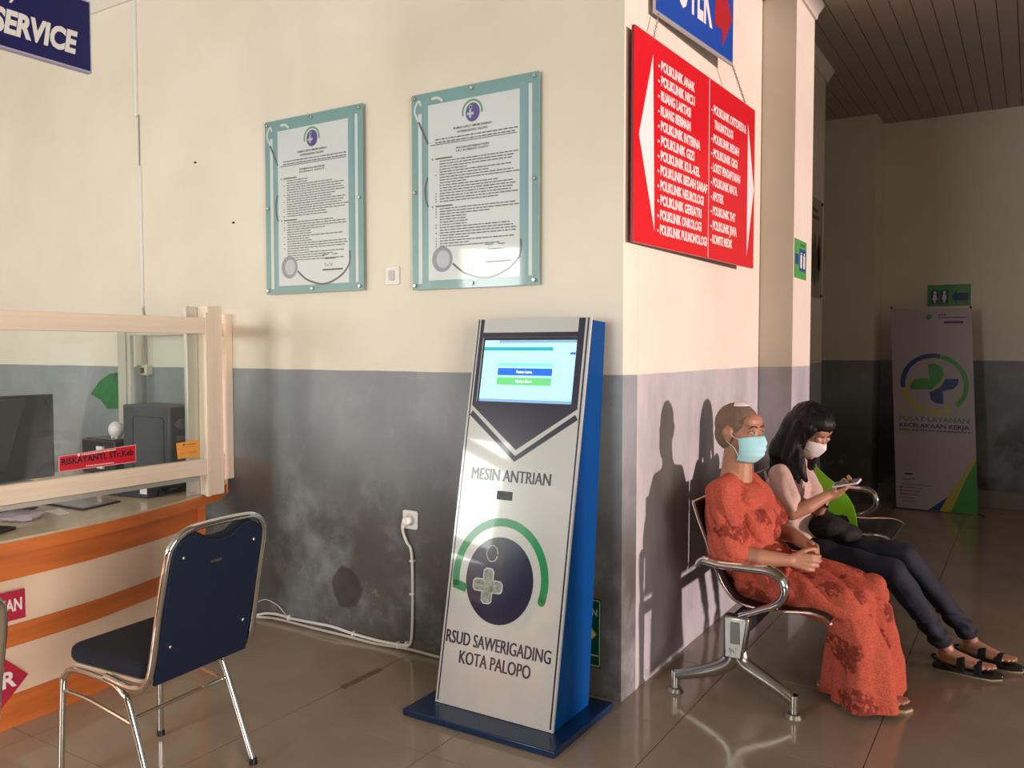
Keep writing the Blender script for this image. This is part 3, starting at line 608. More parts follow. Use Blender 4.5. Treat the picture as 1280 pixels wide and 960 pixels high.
MB().sph((-4.62,2.99,1.02),(.055,.04,.05)).build('shell',WHITE,t); MB().box((-4.65,2.975,.973),(-4.59,3.005,.985)).build('foot',WHITE,t)
t=thing('desk_monitor','black monitor seen from behind through the counter glass','monitor',(-4.15,1.9,.762))
MB().box((-4.20,1.62,.86),(-4.165,2.36,1.275)).build('panel',BLACKP,t,bev=.006)
MB().prism([(-4.164,1.75,.92),(-4.164,2.12,.92),(-4.164,2.22,1.26),(-4.164,1.75,1.26)],(.02,0,0)).build('rear_housing',mat('soft_black',(.022,.022,.022),rough=.5),t,bev=.008)
MB().box((-4.21,1.9,.77),(-4.17,2.0,.9)).build('stand',BLACKP,t); MB().cyl((-4.19,1.95,.762),(-4.19,1.95,.772),.10).build('foot',BLACKP,t)
o=MB().prism([(-4.00,2.50,.7625),(-3.69,2.545,.7625),(-3.72,2.80,.7625),(-4.03,2.80,.7625)],(0,0,.085)).build('device',DGREY,None,bev=.004); o.name='network_box'; base(o,(-3.85,2.65,.762)); tag(o,'dark slate box on the worktop in the gap below the glass','box')
o=MB().prism([(-3.73,2.535,.785),(-3.685,2.541,.785),(-3.685,2.541,.835),(-3.73,2.535,.835)],(.001,-.003,0)).build('sticker',WHITE); o.name='box_label'; base(o,(-3.7,2.54,.79)); tag(o,'small white sticker on the slate box under the glass','label')
mb=MB()
t=thing('cable_bundle','tangle of black cables in the gap by the corner post','cable',(-3.66,2.68,.762))
for k in range(5):
    a=random.uniform(0,6); MB().tube(spl([(-3.665+.02*math.cos(a+j*1.3)-.01*k,2.60+.025*j+.01*math.sin(a*j),.77+.03*abs(math.sin(a+j*1.1))) for j in range(6)],5),.004,6).build('cord',BLACKP,t)
t=thing('clipboard','clear-covered tablet-like board with dark rim lying on the worktop','clipboard',(-3.84,2.3,.762))
q=[(-3.985,2.19),(-3.975,2.41),(-3.715,2.42),(-3.665,2.20)]
MB().prism([(a,b,.7622) for a,b in q],(0,0,.008)).build('rim',mat('dark_purple_plastic',(.035,.022,.045),rough=.3),t,bev=.002)
cx_=sum(a for a,b in q)/4; cy_=sum(b for a,b in q)/4
MB().prism([(cx_+(a-cx_)*.86,cy_+(b-cy_)*.86,.7704) for a,b in q],(0,0,.001)).build('cover',mat('clear_cover',(.42,.39,.34),rough=.12),t)
o=MB().prism([(-3.50,1.60,.7622),(-3.41,1.62,.7622),(-3.52,1.83,.7622),(-3.62,1.80,.7622)],(0,0,.012)).build('phone',BLACKP,None,bev=.004); base(o,(-3.5,1.7,.762)); tag(o,'black phone lying at the front edge of the worktop','phone')
def crumple(c,r,name,m,label,cat):
    mb=MB().sph(c,r,seg=22,ring=14); 
    for i,v in enumerate(mb.v):
        n_=noise.noise(v*28)*.5+noise.noise(v*60)*.3; d_=(v-V(c)); mb.v[i]=V(c)+d_*(1+.5*n_); mb.v[i].z=max(mb.v[i].z,.7625)
    o=mb.build(name,m,None); base(o,(c[0],c[1],.762)); tag(o,label,cat)
crumple((-3.73,1.95,.775),(.10,.10,.02),'plastic_bag',mat('lilac_film',(.42,.38,.45),rough=.15),'crumpled lilac plastic packet on the worktop by the phone','packet')
crumple((-3.86,2.00,.78),(.05,.09,.015),'plastic_wrapper',mat('purple_film',(.10,.07,.12),rough=.2),'dark purple wrapper lying behind the lilac packet','wrapper')
o=MB().prism([(-3.80,2.10,.7622),(-3.66,2.08,.7622),(-3.66,2.14,.7622),(-3.80,2.17,.7622)],(0,0,.001)).build('paper_slip',WHITE); base(o,(-3.73,2.12,.762)); tag(o,'small white paper slip between packet and clipboard','paper')
o=MB().prism([(-5.235,YA-.004,1.205),(-5.15,YA-.004,1.285),(-5.03,YA-.004,1.34),(-4.86,YA-.004,1.36),(-4.84,YA-.004,1.12),(-5.06,YA-.004,1.115),(-5.13,YA-.004,1.17)],(0,-.006,0)).build('green_cloth',mat('deep_green',(.012,.16,.035),rough=.5,var=.3,scale=20)); base(o,(-5.0,YA,1.12)); tag(o,'green pointed leaf-shaped piece on grey wall behind the glass','decoration')
# ------------------------------------------------------------------ kiosk
t=thing('queue_kiosk','white fronted blue queue ticket kiosk leaning back by the wall corner','kiosk',(-1.81,2.9,0))
KL=1.632; kx=-2.09; KW=.56
MB().box((-2.163,2.637,.001),(-1.455,3.15,.028)).build('base_plate',KBASE,t,bev=.004)
prof=[(2.778,.0285),(3.098,1.618),(3.214,1.612),(3.07,.0285)]
MB().prism([(kx,a,b) for a,b in prof],(KW,0,0)).build('body',KBLUE,t,bev=.003)
f=Frame((kx,2.770,.0285),(1,0,0),V((0,.32,1.6)).normalized())
s=KL
su0,su1,sv0,sv1=.040,.505,.776*s,.950*s
mb=MB()
for r_ in ((0,0,KW,sv0),(0,sv1,KW,s),(0,sv0,su0,sv1),(su1,sv0,KW,sv1)): f.rect(mb,*r_,-.004,.012)
mb.build('front_panel',KWHITE,t)
D=.0081;TH=.0006
mb=MB(); 
f.poly(mb,[(.022,.766*s),(.265,.655*s),(.535,.766*s),(.535,sv0),(.022,sv0)],D,TH); f.rect(mb,.022,sv0,su0,s*.998,D,TH); f.rect(mb,su1,sv0,.535,s*.998,D,TH); f.rect(mb,su0,sv1,su1,sv1+.020,D,TH)
mb.build('navy_surround',NAVY,t)
mb=MB(); f.band(mb,[(.022,.746*s),(.265,.632*s),(.535,.746*s)],.024,D,TH); mb.build('navy_chevron',NAVY,t)
f.rect(MB(),.009,.01,.015,s*.998,D,TH).build('edge_line',NAVY,t); f.rect(MB(),.545,.01,.552,s*.998,D,TH).build('edge_line',NAVY,t)
# screen
f.rect(MB(),su0-.004,sv0-.004,su1+.004,sv1+.004,-.010,.0085).build('screen_bezel',BLACKP,t)
SW=su1-su0-.012; SH=sv1-sv0-.016; g_=Frame(f.p(su0+.008,sv0+.004,-.0013),f.u,f.v)
def em(n,c,s_): return mat(n,c,rough=.15,emit=s_)
sc=g_.rect(MB(),0,0,SW,SH,0,.0006).build('display',em('display_glow',(.42,.78,.95),.62),t)
mb=MB(); g_.rect(mb,0,0,SW,.012,.0007,.0003); g_.rect(mb,.075,SH-.012,SW,SH,.0007,.0003); mb.build('taskbar',em('display_slate',(.22,.42,.68),.5),sc)
g_.rect(MB(),0,.83*SH,.76*SW,.885*SH,.0007,.0003).build('title_strip',em('display_teal',(.02,.40,.48),.5),sc)
g_.rect(MB(),.18*SW,.575*SH,.77*SW,.63*SH,.0007,.0003).build('field',em('display_aqua',(.22,.70,.82),.6),sc)
g_.rect(MB(),.18*SW,.43*SH,.77*SW,.545*SH,.0007,.0003).build('button',em('display_blue',(.012,.13,.68),.7),sc,label='blue on-screen button')
g_.rect(MB(),.18*SW,.275*SH,.77*SW,.395*SH,.0007,.0003).build('button',em('display_green',(.13,.58,.20),.6),sc,label='green on-screen button')
g_.rect(MB(),.94*SW,.77*SH,.995*SW,.805*SH,.0007,.0003).build('corner_button',em('display_blue',(.012,.13,.68),.7),sc)
LG=em('display_letter',(.9,.95,1),.8)
g_.text('Pasien Lama','lettering',LG,sc,.39*SW,.465*SH,.17*SW,.045*SH,.0011); g_.text('Pasien Baru','lettering',LG,sc,.39*SW,.315*SH,.17*SW,.045*SH,.0011)
f.text('MESIN ANTRIAN','lettering',NAVY,t,.060,.572*s,.385,.050,D,ext=.0012,bold=0,dup=.0013)
MB().obox(f.p(.235,.537*s,D),(f.u,f.v,f.n),(.075,.036,.004)).build('ticket_slot',BLACKP,t,bev=.001); MB().obox(f.p(.235,.537*s-.008,D+.002),(f.u,f.v,f.n),(.062,.010,.003)).build('slot_lip',DGREY,t)
cu,cv=.250,.325*s
f.poly(MB(),circ(cu,cv,.162,.176,44),D,TH).build('logo_disc',NAVY,t)
arc=[(cu-.155,cv-.054),(cu-.200,cv-.064)]+[(cu-.203,cv-.04)]
mb=MB(); pts=circ(cu,cv+.005,.214,.232,40,-15,193); f.band(mb,pts,.034,D,TH); f.poly(mb,circ(pts[0][0],pts[0][1],.017,.017,16),D,TH)
e_=pts[-1]; f.poly(mb,[(e_[0]-.017,e_[1]-.010),(cu-.160,e_[1]-.022),(cu-.152,e_[1]+.012),(e_[0]+.015,e_[1]+.022),(e_[0]-.015,e_[1]+.022)],D,TH); mb.build('logo_arch',KGREEN,t)
mb=MB(); f.band(mb,circ(.205,cv+.105,.027,.033,24),.003,D+TH,TH); f.poly(mb,cross_poly(.198,cv-.028,.073,.052,.45),D+TH,TH); mb.build('logo_figure',mat('pale_outline',(.60,.62,.60),rough=.3),t)
f.poly(MB(),cross_poly(.198,cv-.028,.069,.045,.45),D+2*TH,TH).build('logo_cross',mat('patterned_grey',(.22,.25,.22),rough=.3,var=.5,scale=60),t)
f.text('RSUD SAWERIGADING','lettering',NAVY,t,.022,.152*s,.500,.052,D,ext=.0012,bold=0,dup=.0013)
f.text('KOTA PALOPO','lettering',NAVY,t,.098,.107*s,.340,.052,D,ext=.0012,bold=0,dup=.0013)
# ------------------------------------------------------------------ banquet chairs
def make_chair(label):
    t=thing('banquet_chair',label,'chair',(0,0,0),'navy chairs with chrome tubes at the counter')
    sh=rrect(-.205,-.20,.215,.20,.06,6)
    MB().prism([(a,b,.432) for a,b in sh],(0,0,.055)).build('seat',CHAIRF,t,bev=.022,seg=4)
    MB().prism([(a*.96,b*.96,.420) for a,b in sh],(0,0,.012)).build('seat_pan',mat('pale_board',(.5,.38,.28),rough=.6),t)
    # back: tube loop and padded panel lying in a leaning plane
    A0=V((-.225,0,.43)); up=V((-.105,0,.495)).normalized(); wy=V((0,1,0))
    bp=lambda y,v: A0+up*v+wy*y
    loop=[V((-.02,-.213,.425)),V((-.16,-.213,.412)),bp(-.213,.03)]+[bp(-.209,.25),bp(-.205,.42)]+[bp(-.19,.47),bp(-.15,.503),bp(-.08,.513),bp(.08,.513),bp(.15,.503),bp(.19,.47),bp(.205,.42),bp(.209,.25),bp(.213,.03),V((-.16,.213,.412)),V((-.02,.213,.425))]
    MB().tube(spl(loop,6),.012,12).build('back_frame',CHROME,t)
    out=[(-.194,.0),(.194,.0),(.192,.43),(.180,.47),(.15,.49),(.10,.492),(.075,.478),(.05,.462),(0,.455),(-.05,.462),(-.075,.478),(-.10,.492),(-.15,.49),(-.180,.47),(-.192,.43)]
    nn=up.cross(wy).normalized()
    if nn.x<0: nn=-nn
    MB().prism([bp(a,b-.005)-nn*.008 for a,b in out],nn*.012).build('back_panel',CHAIRB,t,bev=.003)
    MB().prism([bp(a*.95,.04+b*.92)+nn*.005 for a,b in out],nn*.035).build('back_cushion',CHAIRF,t,bev=.014,seg=3)
    for a,b in ((-.15,.42),(.15,.42),(-.155,.12),(.155,.12)): MB().sph(bp(a,b)-nn*.009,(.007,.007,.007),seg=10,ring=6).build('stud',CHROME,t)
    text('FUTURA','maker_badge',mat('gold_badge',(.45,.33,.12),rough=.3,metal=.8),t,bp(.03,.375)-nn*.0085,(0,-1,0),up,.045,.009,ext=.0008)
    for s_ in (-1,1):
        y=.20*s_
        MB().tube(spl([(.235,y*1.03,0),(.222,y,.33),(.205,y,.385),(.15,y,.412),(-.02,y,.405),(-.09,y,.375),(-.125,y,.32),(-.25,y*1.04,0)],8),.0115,12).build('side_leg_frame',CHROME,t)
        MB().tube(spl([(.215,y,.33),(.10,y,.325),(-.05,y,.30),(-.125,y,.285)],5),.007,8).build('stretcher',CHROME,t)
        for x_ in (.235,-.25): MB().cyl((x_,y*1.035,.0),(x_,y*1.035,.022),.015,.0135,n=14).build('foot_cap',BLACKP,t)
    MB().tube([(-.12,-.2,.295),(-.12,.2,.295)],.007,8).build('cross_bar',CHROME,t)
    return t
ch=make_chair('navy chair with chrome frame, seen whole from behind, beside the counter')
ch.location=(-2.60,1.815,0); ch.rotation_euler=(0,0,rad(180+4))
def copy_thing(root,label):
    r=root.copy(); COL.objects.link(r); r['label']=label
    for c in root.children:
        d=c.copy(); COL.objects.link(d); d.parent=r
    return r
bpy.context.view_layer.update()
c2=copy_thing(ch,'navy chair cut off by the left edge of the picture, only its chrome tube showing'); c2.location=(-2.408,0.832,0); c2.rotation_euler=(0,0,rad(180+4))
# ------------------------------------------------------------------ waiting bench
t=thing('waiting_bench','chrome and black four-seat waiting bench along the sunlit wall','bench',(-1.0,4.6,0))
BY=[3.455,5.80]
def leg(y):
    fr='leg_frame'
    c=MB().prism([(-1.082,y-.03,.20),(-.998,y-.03,.20),(-.972,y-.03,.385),(-1.085,y-.03,.385)],(0,.06,0)); l=c.build('leg_column',mat('brushed_column',(.30,.29,.27),rough=.3,metal=1),t,bev=.012,seg=3)
    MB().box((-1.05,y-.034,.27),(-1.01,y-.031,.36)).build('column_inset',mat('column_recess',(.16,.15,.14),rough=.4,metal=.9),l,bev=.001)
    rear=spl([(-1.045,y,.25),(-1.06,y,.185),(-1.12,y,.14),(-1.22,y,.10),(-1.30,y,.075)],6); n_=len(rear)
    front=spl([(-1.035,y,.25),(-1.01,y,.19),(-.95,y,.155),(-.86,y,.11),(-.795,y,.068)],6)
    for pth in (rear,front): MB().tube(pth,[.040-.018*i/(len(pth)-1) for i in range(len(pth))],12,flat=.8,up=(0,1,0)).build('leg',SATIN,t)
    for x_ in (-1.30,-.795):
        MB().cyl((x_,y,.02),(x_,y,.095),.018,n=16).build('foot_stem',CHROME,t,bev=.002); MB().cyl((x_,y,0),(x_,y,.02),.036,.026,n=22).build('foot_pad',mat('dull_chrome',(.35,.33,.30),rough=.3,metal=.9),t,bev=.003)
    arm=spl([(-1.205,y,.575),(-1.18,y,.597),(-1.10,y,.590),(-1.0,y,.592),(-.90,y,.590),(-.845,y,.555),(-.838,y,.50),(-.87,y,.455),(-.94,y,.42),(-1.02,y,.385)],7)
    MB().tube(arm,[.015+.006*math.sin(PI*min(i/len(arm)*1.2,1)) for i in range(len(arm))],12,flat=1.5,up=(0,1,0)).build('armrest',CHROME,t)
for y in BY: leg(y)
MB().box((-1.06,BY[0]+.032,.315),(-.98,BY[1]-.032,.375)).build('beam',BLACKP,t,bev=.004)
sp=[(-1.240,.835),(-1.212,.755),(-1.175,.665),(-1.145,.58),(-1.115,.505),(-1.07,.447),(-1.02,.422),(-.95,.414),(-.87,.416),(-.80,.424),(-.74,.428),(-.695,.420),(-.665,.402)]
SPp=[(p.x,p.y) for p in spl([(a,b,0) for a,b in sp],3)]
sm=None
for i in range(4):
    y0=3.492+i*.568; y1=y0+.545
    if sm is None:
        mb=MB(); vs=[];fs=[]
        n=len(SPp)
        for k,(a,b) in enumerate(SPp):
            a0,b0=SPp[max(k-1,0)];a1,b1=SPp[min(k+1,n-1)]; l=math.hypot(a1-a0,b1-b0); nx,nz=-(b1-b0)/l,(a1-a0)/l
            vs+=[(a,0,b),(a,y1-y0,b),(a-nx*.006,y1-y0,b-nz*.006),(a-nx*.006,0,b-nz*.006)]
        for k in range(n-1):
            for j in range(4): q=(j+1)%4; fs.append((4*k+j,4*k+4+j,4*k+4+q,4*k+q))
        fs+= [(0,1,2,3),(4*n-1,4*n-2,4*n-3,4*n-4)]
        mb.add(vs,fs); sh=mb.build('seat_shell',BENCHB,t); sh.location=(1.0,y0-4.6,0); sh.data.transform(Matrix.Translation((0,4.6,0))) ; sh.location=(0,y0-4.6,0)
        e=MB()
        for yy in (0,y1-y0): e.tube([(a,yy,b) for a,b in SPp],.0065,8)
        e.tube([(SPp[0][0],0,SPp[0][1]),(SPp[0][0],y1-y0,SPp[0][1])],.0065,8); e.tube([(SPp[-1][0],0,SPp[-1][1]),(SPp[-1][0],y1-y0,SPp[-1][1])],.0065,8)
        ed=e.build('seat_trim',CHROME,sh); sm=(sh,ed)
        ed.data.transform(Matrix.Translation((0,4.6,0)))
    else:
        a=sm[0].copy(); COL.objects.link(a); a.location=(0,y0-4.6,0); b=sm[1].copy(); COL.objects.link(b); b.parent=a
# ------------------------------------------------------------------ roll-up banner at the back
t=thing('standing_banner','tall white standing banner with round green and blue cross emblem','banner',(-.77,8.6,0))
bw,bh=.672,1.87
bu=V((1,.03,-.012)).normalized(); bv=V((-.050,.04,1)).normalized(); f=Frame((-1.062,8.585,.012),bu,bv)
f.rect(MB(),0,0,bw,bh,0,.003).build('banner_sheet',BANW,t)
X=lambda a:a*bw
Y=lambda a:a*bh
d=.0032
for m_,a0,a1 in ((BLU,78,188),(GRN,-48,78),(YEL,188,300)):
    f.band(MB(),circ(X(.52),Y(.625),.262,.262,24,a0,a1),.040,d,.0008).build('emblem_ring',m_,t)
def leafp(cx,cy,w_,h_,fl=1): return [(cx,cy),(cx,cy+h_*.92),(cx+w_*.08*fl,cy+h_),(cx+w_*.6*fl,cy+h_*.94),(cx+w_*.9*fl,cy+h_*.7),(cx+w_*fl,cy+h_*.3),(cx+w_*.85*fl,cy)]
c0=(X(.47),Y(.60))
f.poly(MB(),[(c0[0],c0[1]+.01),(c0[0]-.015,c0[1]+.235),(c0[0]+.05,c0[1]+.238),(c0[0]+.10,c0[1]+.20),(c0[0]+.115,c0[1]+.14),(c0[0]+.085,c0[1]+.07),(c0[0]+.01,c0[1]-.005),(c0[0]-.17,c0[1]-.008),(c0[0]-.165,c0[1]+.04),(c0[0]-.13,c0[1]+.085),(c0[0]-.06,c0[1]+.10),(c0[0]-.012,c0[1]+.10)],d,.0008).build('emblem_leaf',GRN,t)
f.poly(MB(),[(c0[0]+.03,c0[1]-.012),(c0[0]+.09,c0[1]+.03),(c0[0]+.125,c0[1]+.095),(c0[0]+.235,c0[1]+.10),(c0[0]+.228,c0[1]+.05),(c0[0]+.19,c0[1]+.005),(c0[0]+.12,c0[1]-.01),(c0[0]+.105,c0[1]-.015),(c0[0]+.105,c0[1]-.135),(c0[0]+.04,c0[1]-.13),(c0[0]+.0,c0[1]-.10),(c0[0]-.01,c0[1]-.03)],d,.0008).build('emblem_leaf',BLU,t)
f.band(MB(),[(p.x,p.y) for p in spl([(c0[0]+.0,c0[1]-.012,0),(c0[0]+.08,c0[1]+.03,0),(c0[0]+.12,c0[1]+.10,0)],6)],.010,d+.001,.0006).build('emblem_swoosh',YEL,t)
DG=mat('grey_green_letter',(.16,.26,.16)); DB=mat('slate_letter',(.03,.05,.15))
f.text('PUSAT LAYANAN','lettering',DG,t,X(.07),Y(.438),X(.86),.044,d,ext=.001); f.text('KECELAKAAN KERJA','lettering',DB,t,X(.07),Y(.407),X(.86),.038,d,ext=.001)
f.text('BPJS KETENAGAKERJAAN','lettering',DB,t,X(.07),Y(.389),X(.86),.018,d,ext=.001)
f.poly(MB(),[(X(.40),.002),(X(.66),.002),(X(1),.235),(X(1),.275),(X(.72),Y(.095))],d-.0001,.0006).build('corner_wedge',BLU,t)
f.poly(MB(),[(X(.54),.002),(X(.78),.002),(X(1),.40),(X(1),Y(.285)),(X(.70),.20)],d+.0007,.0006).build('corner_wedge',YEL,t)
f.poly(MB(),[(X(.68),.002),(X(.999),.002),(X(.999),Y(.26)),(X(.86),.30)],d+.0014,.0006).build('corner_wedge',GRN,t)
f.poly(MB(),[(X(.44),Y(.955)),(X(.48),Y(.972)),(X(.52),Y(.968)),(X(.50),Y(.945)),(X(.46),Y(.942))],d,.0006).build('logo_leaf',GRN,t)
f.text('BPJS\nKetenagakerjaan','lettering',DB,t,X(.60),Y(.948),X(.34),.045,d,lines=1.0)
f.poly(MB(),[(a+X(.66),b+Y(.925)) for a,b in rrect(0,0,X(.24),.022,.01)],d,.0006).build('logo_pill',mat('purple_print',(.10,.05,.25)),t)
mb=MB()
for k,v in enumerate((.118,.102,.085,.068,.05,.035)):
    u0=.08
    while u0<(.42 if k==0 else .30 if k<4 else .2): l=random.uniform(.015,.04); f.rect(mb,X(u0),Y(v),X(u0+l),Y(v)+.006,d,.0004); u0+=l+.008
f.rect(mb,X(.12),Y(.168),X(.22),Y(.176),d,.0004); f.band(mb,[(X(.08),Y(.15)),(X(.14),Y(.142)),(X(.24),Y(.152))],.007,d,.0004)
mb.build('small_print',DB,t,kind='stuff')
for k,v in enumerate((.102,.085,.068)): f.poly(MB(),circ(X(.065),Y(v)+.003,.009,.009,12),d,.0006).build('icon_dot',(BLU,PINKS,PINKS)[k],t)
mb=MB()
for a,b in ((.0,.0),(1,0)): mb.tube([f.p(X(a),.0,-.01),f.p(X(a)+(.03 if a else -.03),-.0,0)-V((0,-.0,.0)),V((f.p(X(a),0).x+(.05 if a else -.02),8.50,.008))],.007,6)
mb.tube([f.p(X(.5),.0,-.012),f.p(X(.5),bh,-.012)],.008,8); mb.build('stand_pole',BLACKP,t)
for a in (.01,.99): MB().cyl(f.p(X(a),bh-.005,-.008),f.p(X(a),bh+.012,.008),.008).build('corner_clip',BLACKP,t)
# ------------------------------------------------------------------ people
def hand_prims(W,d,n,t,k=1.0,curl=(20,35,30),tcurl=20,spread=4,thumb=(.6,.75,.25)):
    """W wrist, d towards the fingers, n palm side, t thumb side"""
    W=V(W); d=V(d).normalized(); t=V(t); t=(t-d*t.dot(d)).normalized(); n0=V(n); n=(n0-d*n0.dot(d)-t*n0.dot(t)).normalized()
    P=[]; off=(.030,.011,-.009,-.028); ln=(.070,.078,.073,.058); kn=(.082,.086,.082,.074)
    for i in range(4):
        K=W+d*kn[i]*k+t*off[i]*k
        P.append(('c',W+d*.008*k+t*off[i]*.55*k,.0135*k,K,.0105*k,12))
        dd=(d+t*math.tan(rad(spread*(1.5-i)*.8))).normalized(); p=K; a=0
        for j,fr in enumerate((.46,.30,.24)):
            a+=rad(curl[j]+i*2); q=p+(dd*math.cos(a)+n*math.sin(a))*ln[i]*fr*k
            P.append(('c',p,(.0092,.0082,.0074)[j]*k,q,(.0082,.0074,.0064)[j]*k,12)); p=q
    p=W+d*.022*k+t*.022*k; dv=(d*thumb[0]+t*thumb[1]+n*thumb[2]).normalized()
    for j,(l,r0,r1) in enumerate(((.040,.014,.0115),(.030,.0105,.0092),(.025,.0092,.007))):
        q=p+dv*l*k; P.append(('c',p,r0*k,q,r1*k,12)); p=q; dv=(dv*math.cos(rad(tcurl))+(d*.8+n*.3).normalized()*math.sin(rad(tcurl))).normalized()
    return P
def Rm(f_,l_):
    f_=V(f_).normalized(); l_=V(l_); l_=(l_-f_*l_.dot(f_)).normalized(); u_=f_.cross(l_); return Matrix((f_,l_,u_)).transposed()
def head_prims(C,R):
    g=lambda a,b,c:V(C)+R@V((a,b,c))
    P=[('e',g(-.018,0,.040),(.096,.076,.088),R),('e',g(.018,0,-.005),(.072,.066,.095),R),('e',g(.030,0,-.065),(.050,.050,.050),R),
       ('c',g(.062,0,-.092),.020,g(.05,0,-.085),.026,12),('e',g(.060,0,.052),(.030,.056,.034),R),
       ('c',g(.076,.022,.024),.010,g(.072,.045,.020),.009,10),('c',g(.076,-.022,.024),.010,g(.072,-.045,.020),.009,10),
       ('c',g(.082,0,.018),.008,g(.101,0,-.018),.010,12),('e',g(.098,0,-.026),(.013,.016,.010),R),('e',g(.086,0,-.052),(.014,.024,.010),R),('e',g(.084,0,-.064),(.013,.022,.008),R),
       ('e',g(.052,.036,-.022),(.024,.022,.022),R),('e',g(.052,-.036,-.022),(.024,.022,.022),R)]
    for s_ in (-1,1):
        P+= [('e',g(-.010,.078*s_,.002),(.021,.010,.033),R),('e',g(-.020,.085*s_,.012),(.014,.009,.018),R),('c',g(-.004,.076*s_,-.024),.007,g(-.004,.078*s_,-.014),.008,8)]
    return P
def eyes(C,R,parent,skin,look=0,closed=False):
    g=lambda a,b,c:V(C)+R@V((a,b,c))
    for s_ in (-1,1):
        c=g(.0755,.033*s_,.012)
        e=MB().sph(c,(.0125,.0140,.0115),R).build('eye',mat('eye_white',(.55,.50,.46),rough=.2),parent)
        if not closed: MB().sph(c+R@V((.0085,look*.004,0)),(.0052,.0062,.0062),R).build('iris',BLACKP,e)
        MB().tube([c+R@V((.0085,-.014,.004)),c+R@V((.012,0,.0095 if not closed else .0)),c+R@V((.0065,.014,.004))],.0036,8).build('eyelid',skin,parent)
        MB().tube([c+R@V((.004,-.013,-.004)),c+R@V((.009,0,-.0095)),c+R@V((.004,.013,-.004))],.0030,8).build('eyelid',skin,parent)
        MB().tube(spl([g(.088,.014*s_,.030),g(.086,.034*s_,.036),g(.074,.052*s_,.029)],4),[.0026]*9,6,).build('eyebrow',mat('brow',(.04,.025,.02),rough=.9),parent)
def face_mask(C,R,m,parent,name,pleats=True,k=1.0,top=-.002,bot=-.118,half=68):
    g=lambda a,b,c:V(C)+R@V((a,b,c))
    nu,nv=20,16; vs=[];fs=[]
    for j in range(nv+1):
        v=j/nv; z=top+(bot-top)*v
        for i in range(nu+1):
            a=rad(-half+2*half*i/nu); w_=i/nu*2-1
            rx=.101+.012*math.sin(PI*min(v*1.3,1)) - .040*max(0,(v-.72)/.28)**1.4
            ry=.079-.010*max(0,(v-.5)*2)
            nose=.012*math.exp(-(w_/.28)**2)*math.exp(-((v-.18)/.22)**2)
            pl=.0022*math.sin(v*PI*9)*(1-abs(w_)**3)*(1 if .2<v<.8 else .2) if pleats else .002*math.exp(-(w_/.08)**2)
            zz=z-(.010 if v<.5 else -.016)*abs(w_)**2.2*(1 if v<.5 else (v-.5)*2)
            vs.append(g(-.004+(rx+nose+pl)*math.cos(a)*k,ry*math.sin(a)*1.0*k,zz*k))
    for j in range(nv):
        for i in range(nu): a=j*(nu+1)+i; fs.append((a,a+nu+1,a+nu+2,a+1))
    o=MB().add(vs,fs).build(name,m,parent,smooth=180); so=o.modifiers.new('solid','SOLIDIFY'); so.thickness=.0018
    for s_,col in ((0,0),(1,nu)):
        sg=-1 if s_==0 else 1
        for row in (0,nv-3): 
            q=vs[row*(nu+1)+col]; MB().tube(spl([q,g(.02,.0795*sg,(-.008 if row==0 else -.052)),g(-.012,.083*sg,(.020 if row==0 else -.024)),g(-.028,.080*sg,.008)],4),.0016,6).build('ear_loop',m,o)
    return o
# --- seated patient in the long orange dress
pr=thing('person','person with shaved head, blue face mask and long orange-red patterned dress, seated with clasped hands','person',(-1.0,3.76,0),'people on the bench')
HC=V((-1.108,3.735,1.118)); HR=Rm((math.cos(rad(-16)),math.sin(rad(-16)),.03),(math.sin(rad(16)),math.cos(rad(16)),0))*1.08
sk=head_prims(HC,HR)
sk+=[('c',(-1.135,3.755,.88),.074,(-1.118,3.742,1.06),.062),('c',(-1.15,3.68,.885),.045,(-1.135,3.74,.965),.046),('c',(-1.15,3.83,.885),.045,(-1.135,3.77,.965),.046),('c',(-1.15,3.76,.86),.07,(-1.13,3.755,.95),.058),
 ('e',(-1.13,3.76,.84),(.085,.165,.075)),('e',(-1.10,3.76,.72),(.10,.14,.16)),('c',(-1.15,3.60,.865),.052,(-1.11,3.548,.625),.043),('c',(-1.12,3.92,.865),.052,(-1.005,3.985,.66),.043),
 ('c',(-1.11,3.548,.622),.043,(-.98,3.565,.610),.040),('c',(-.98,3.565,.610),.040,(-.865,3.625,.602),.027),
 ('c',(-1.005,3.985,.66),.041,(-.93,3.94,.645),.037),('c',(-.93,3.94,.645),.037,(-.835,3.835,.630),.026)]
sk+=hand_prims((-.858,3.630,.602),(.88,.40,-.12),(-.25,.85,.1),(0,.1,1),k=1.02,curl=(18,42,38),tcurl=25,spread=2,thumb=(.75,.5,.4))
sk+=hand_prims((-.832,3.832,.628),(.62,-.72,-.14),(-.3,-.5,-.6),(.1,-.3,1),k=1.0,curl=(22,38,34),tcurl=25,spread=2,thumb=(.8,.4,.3))
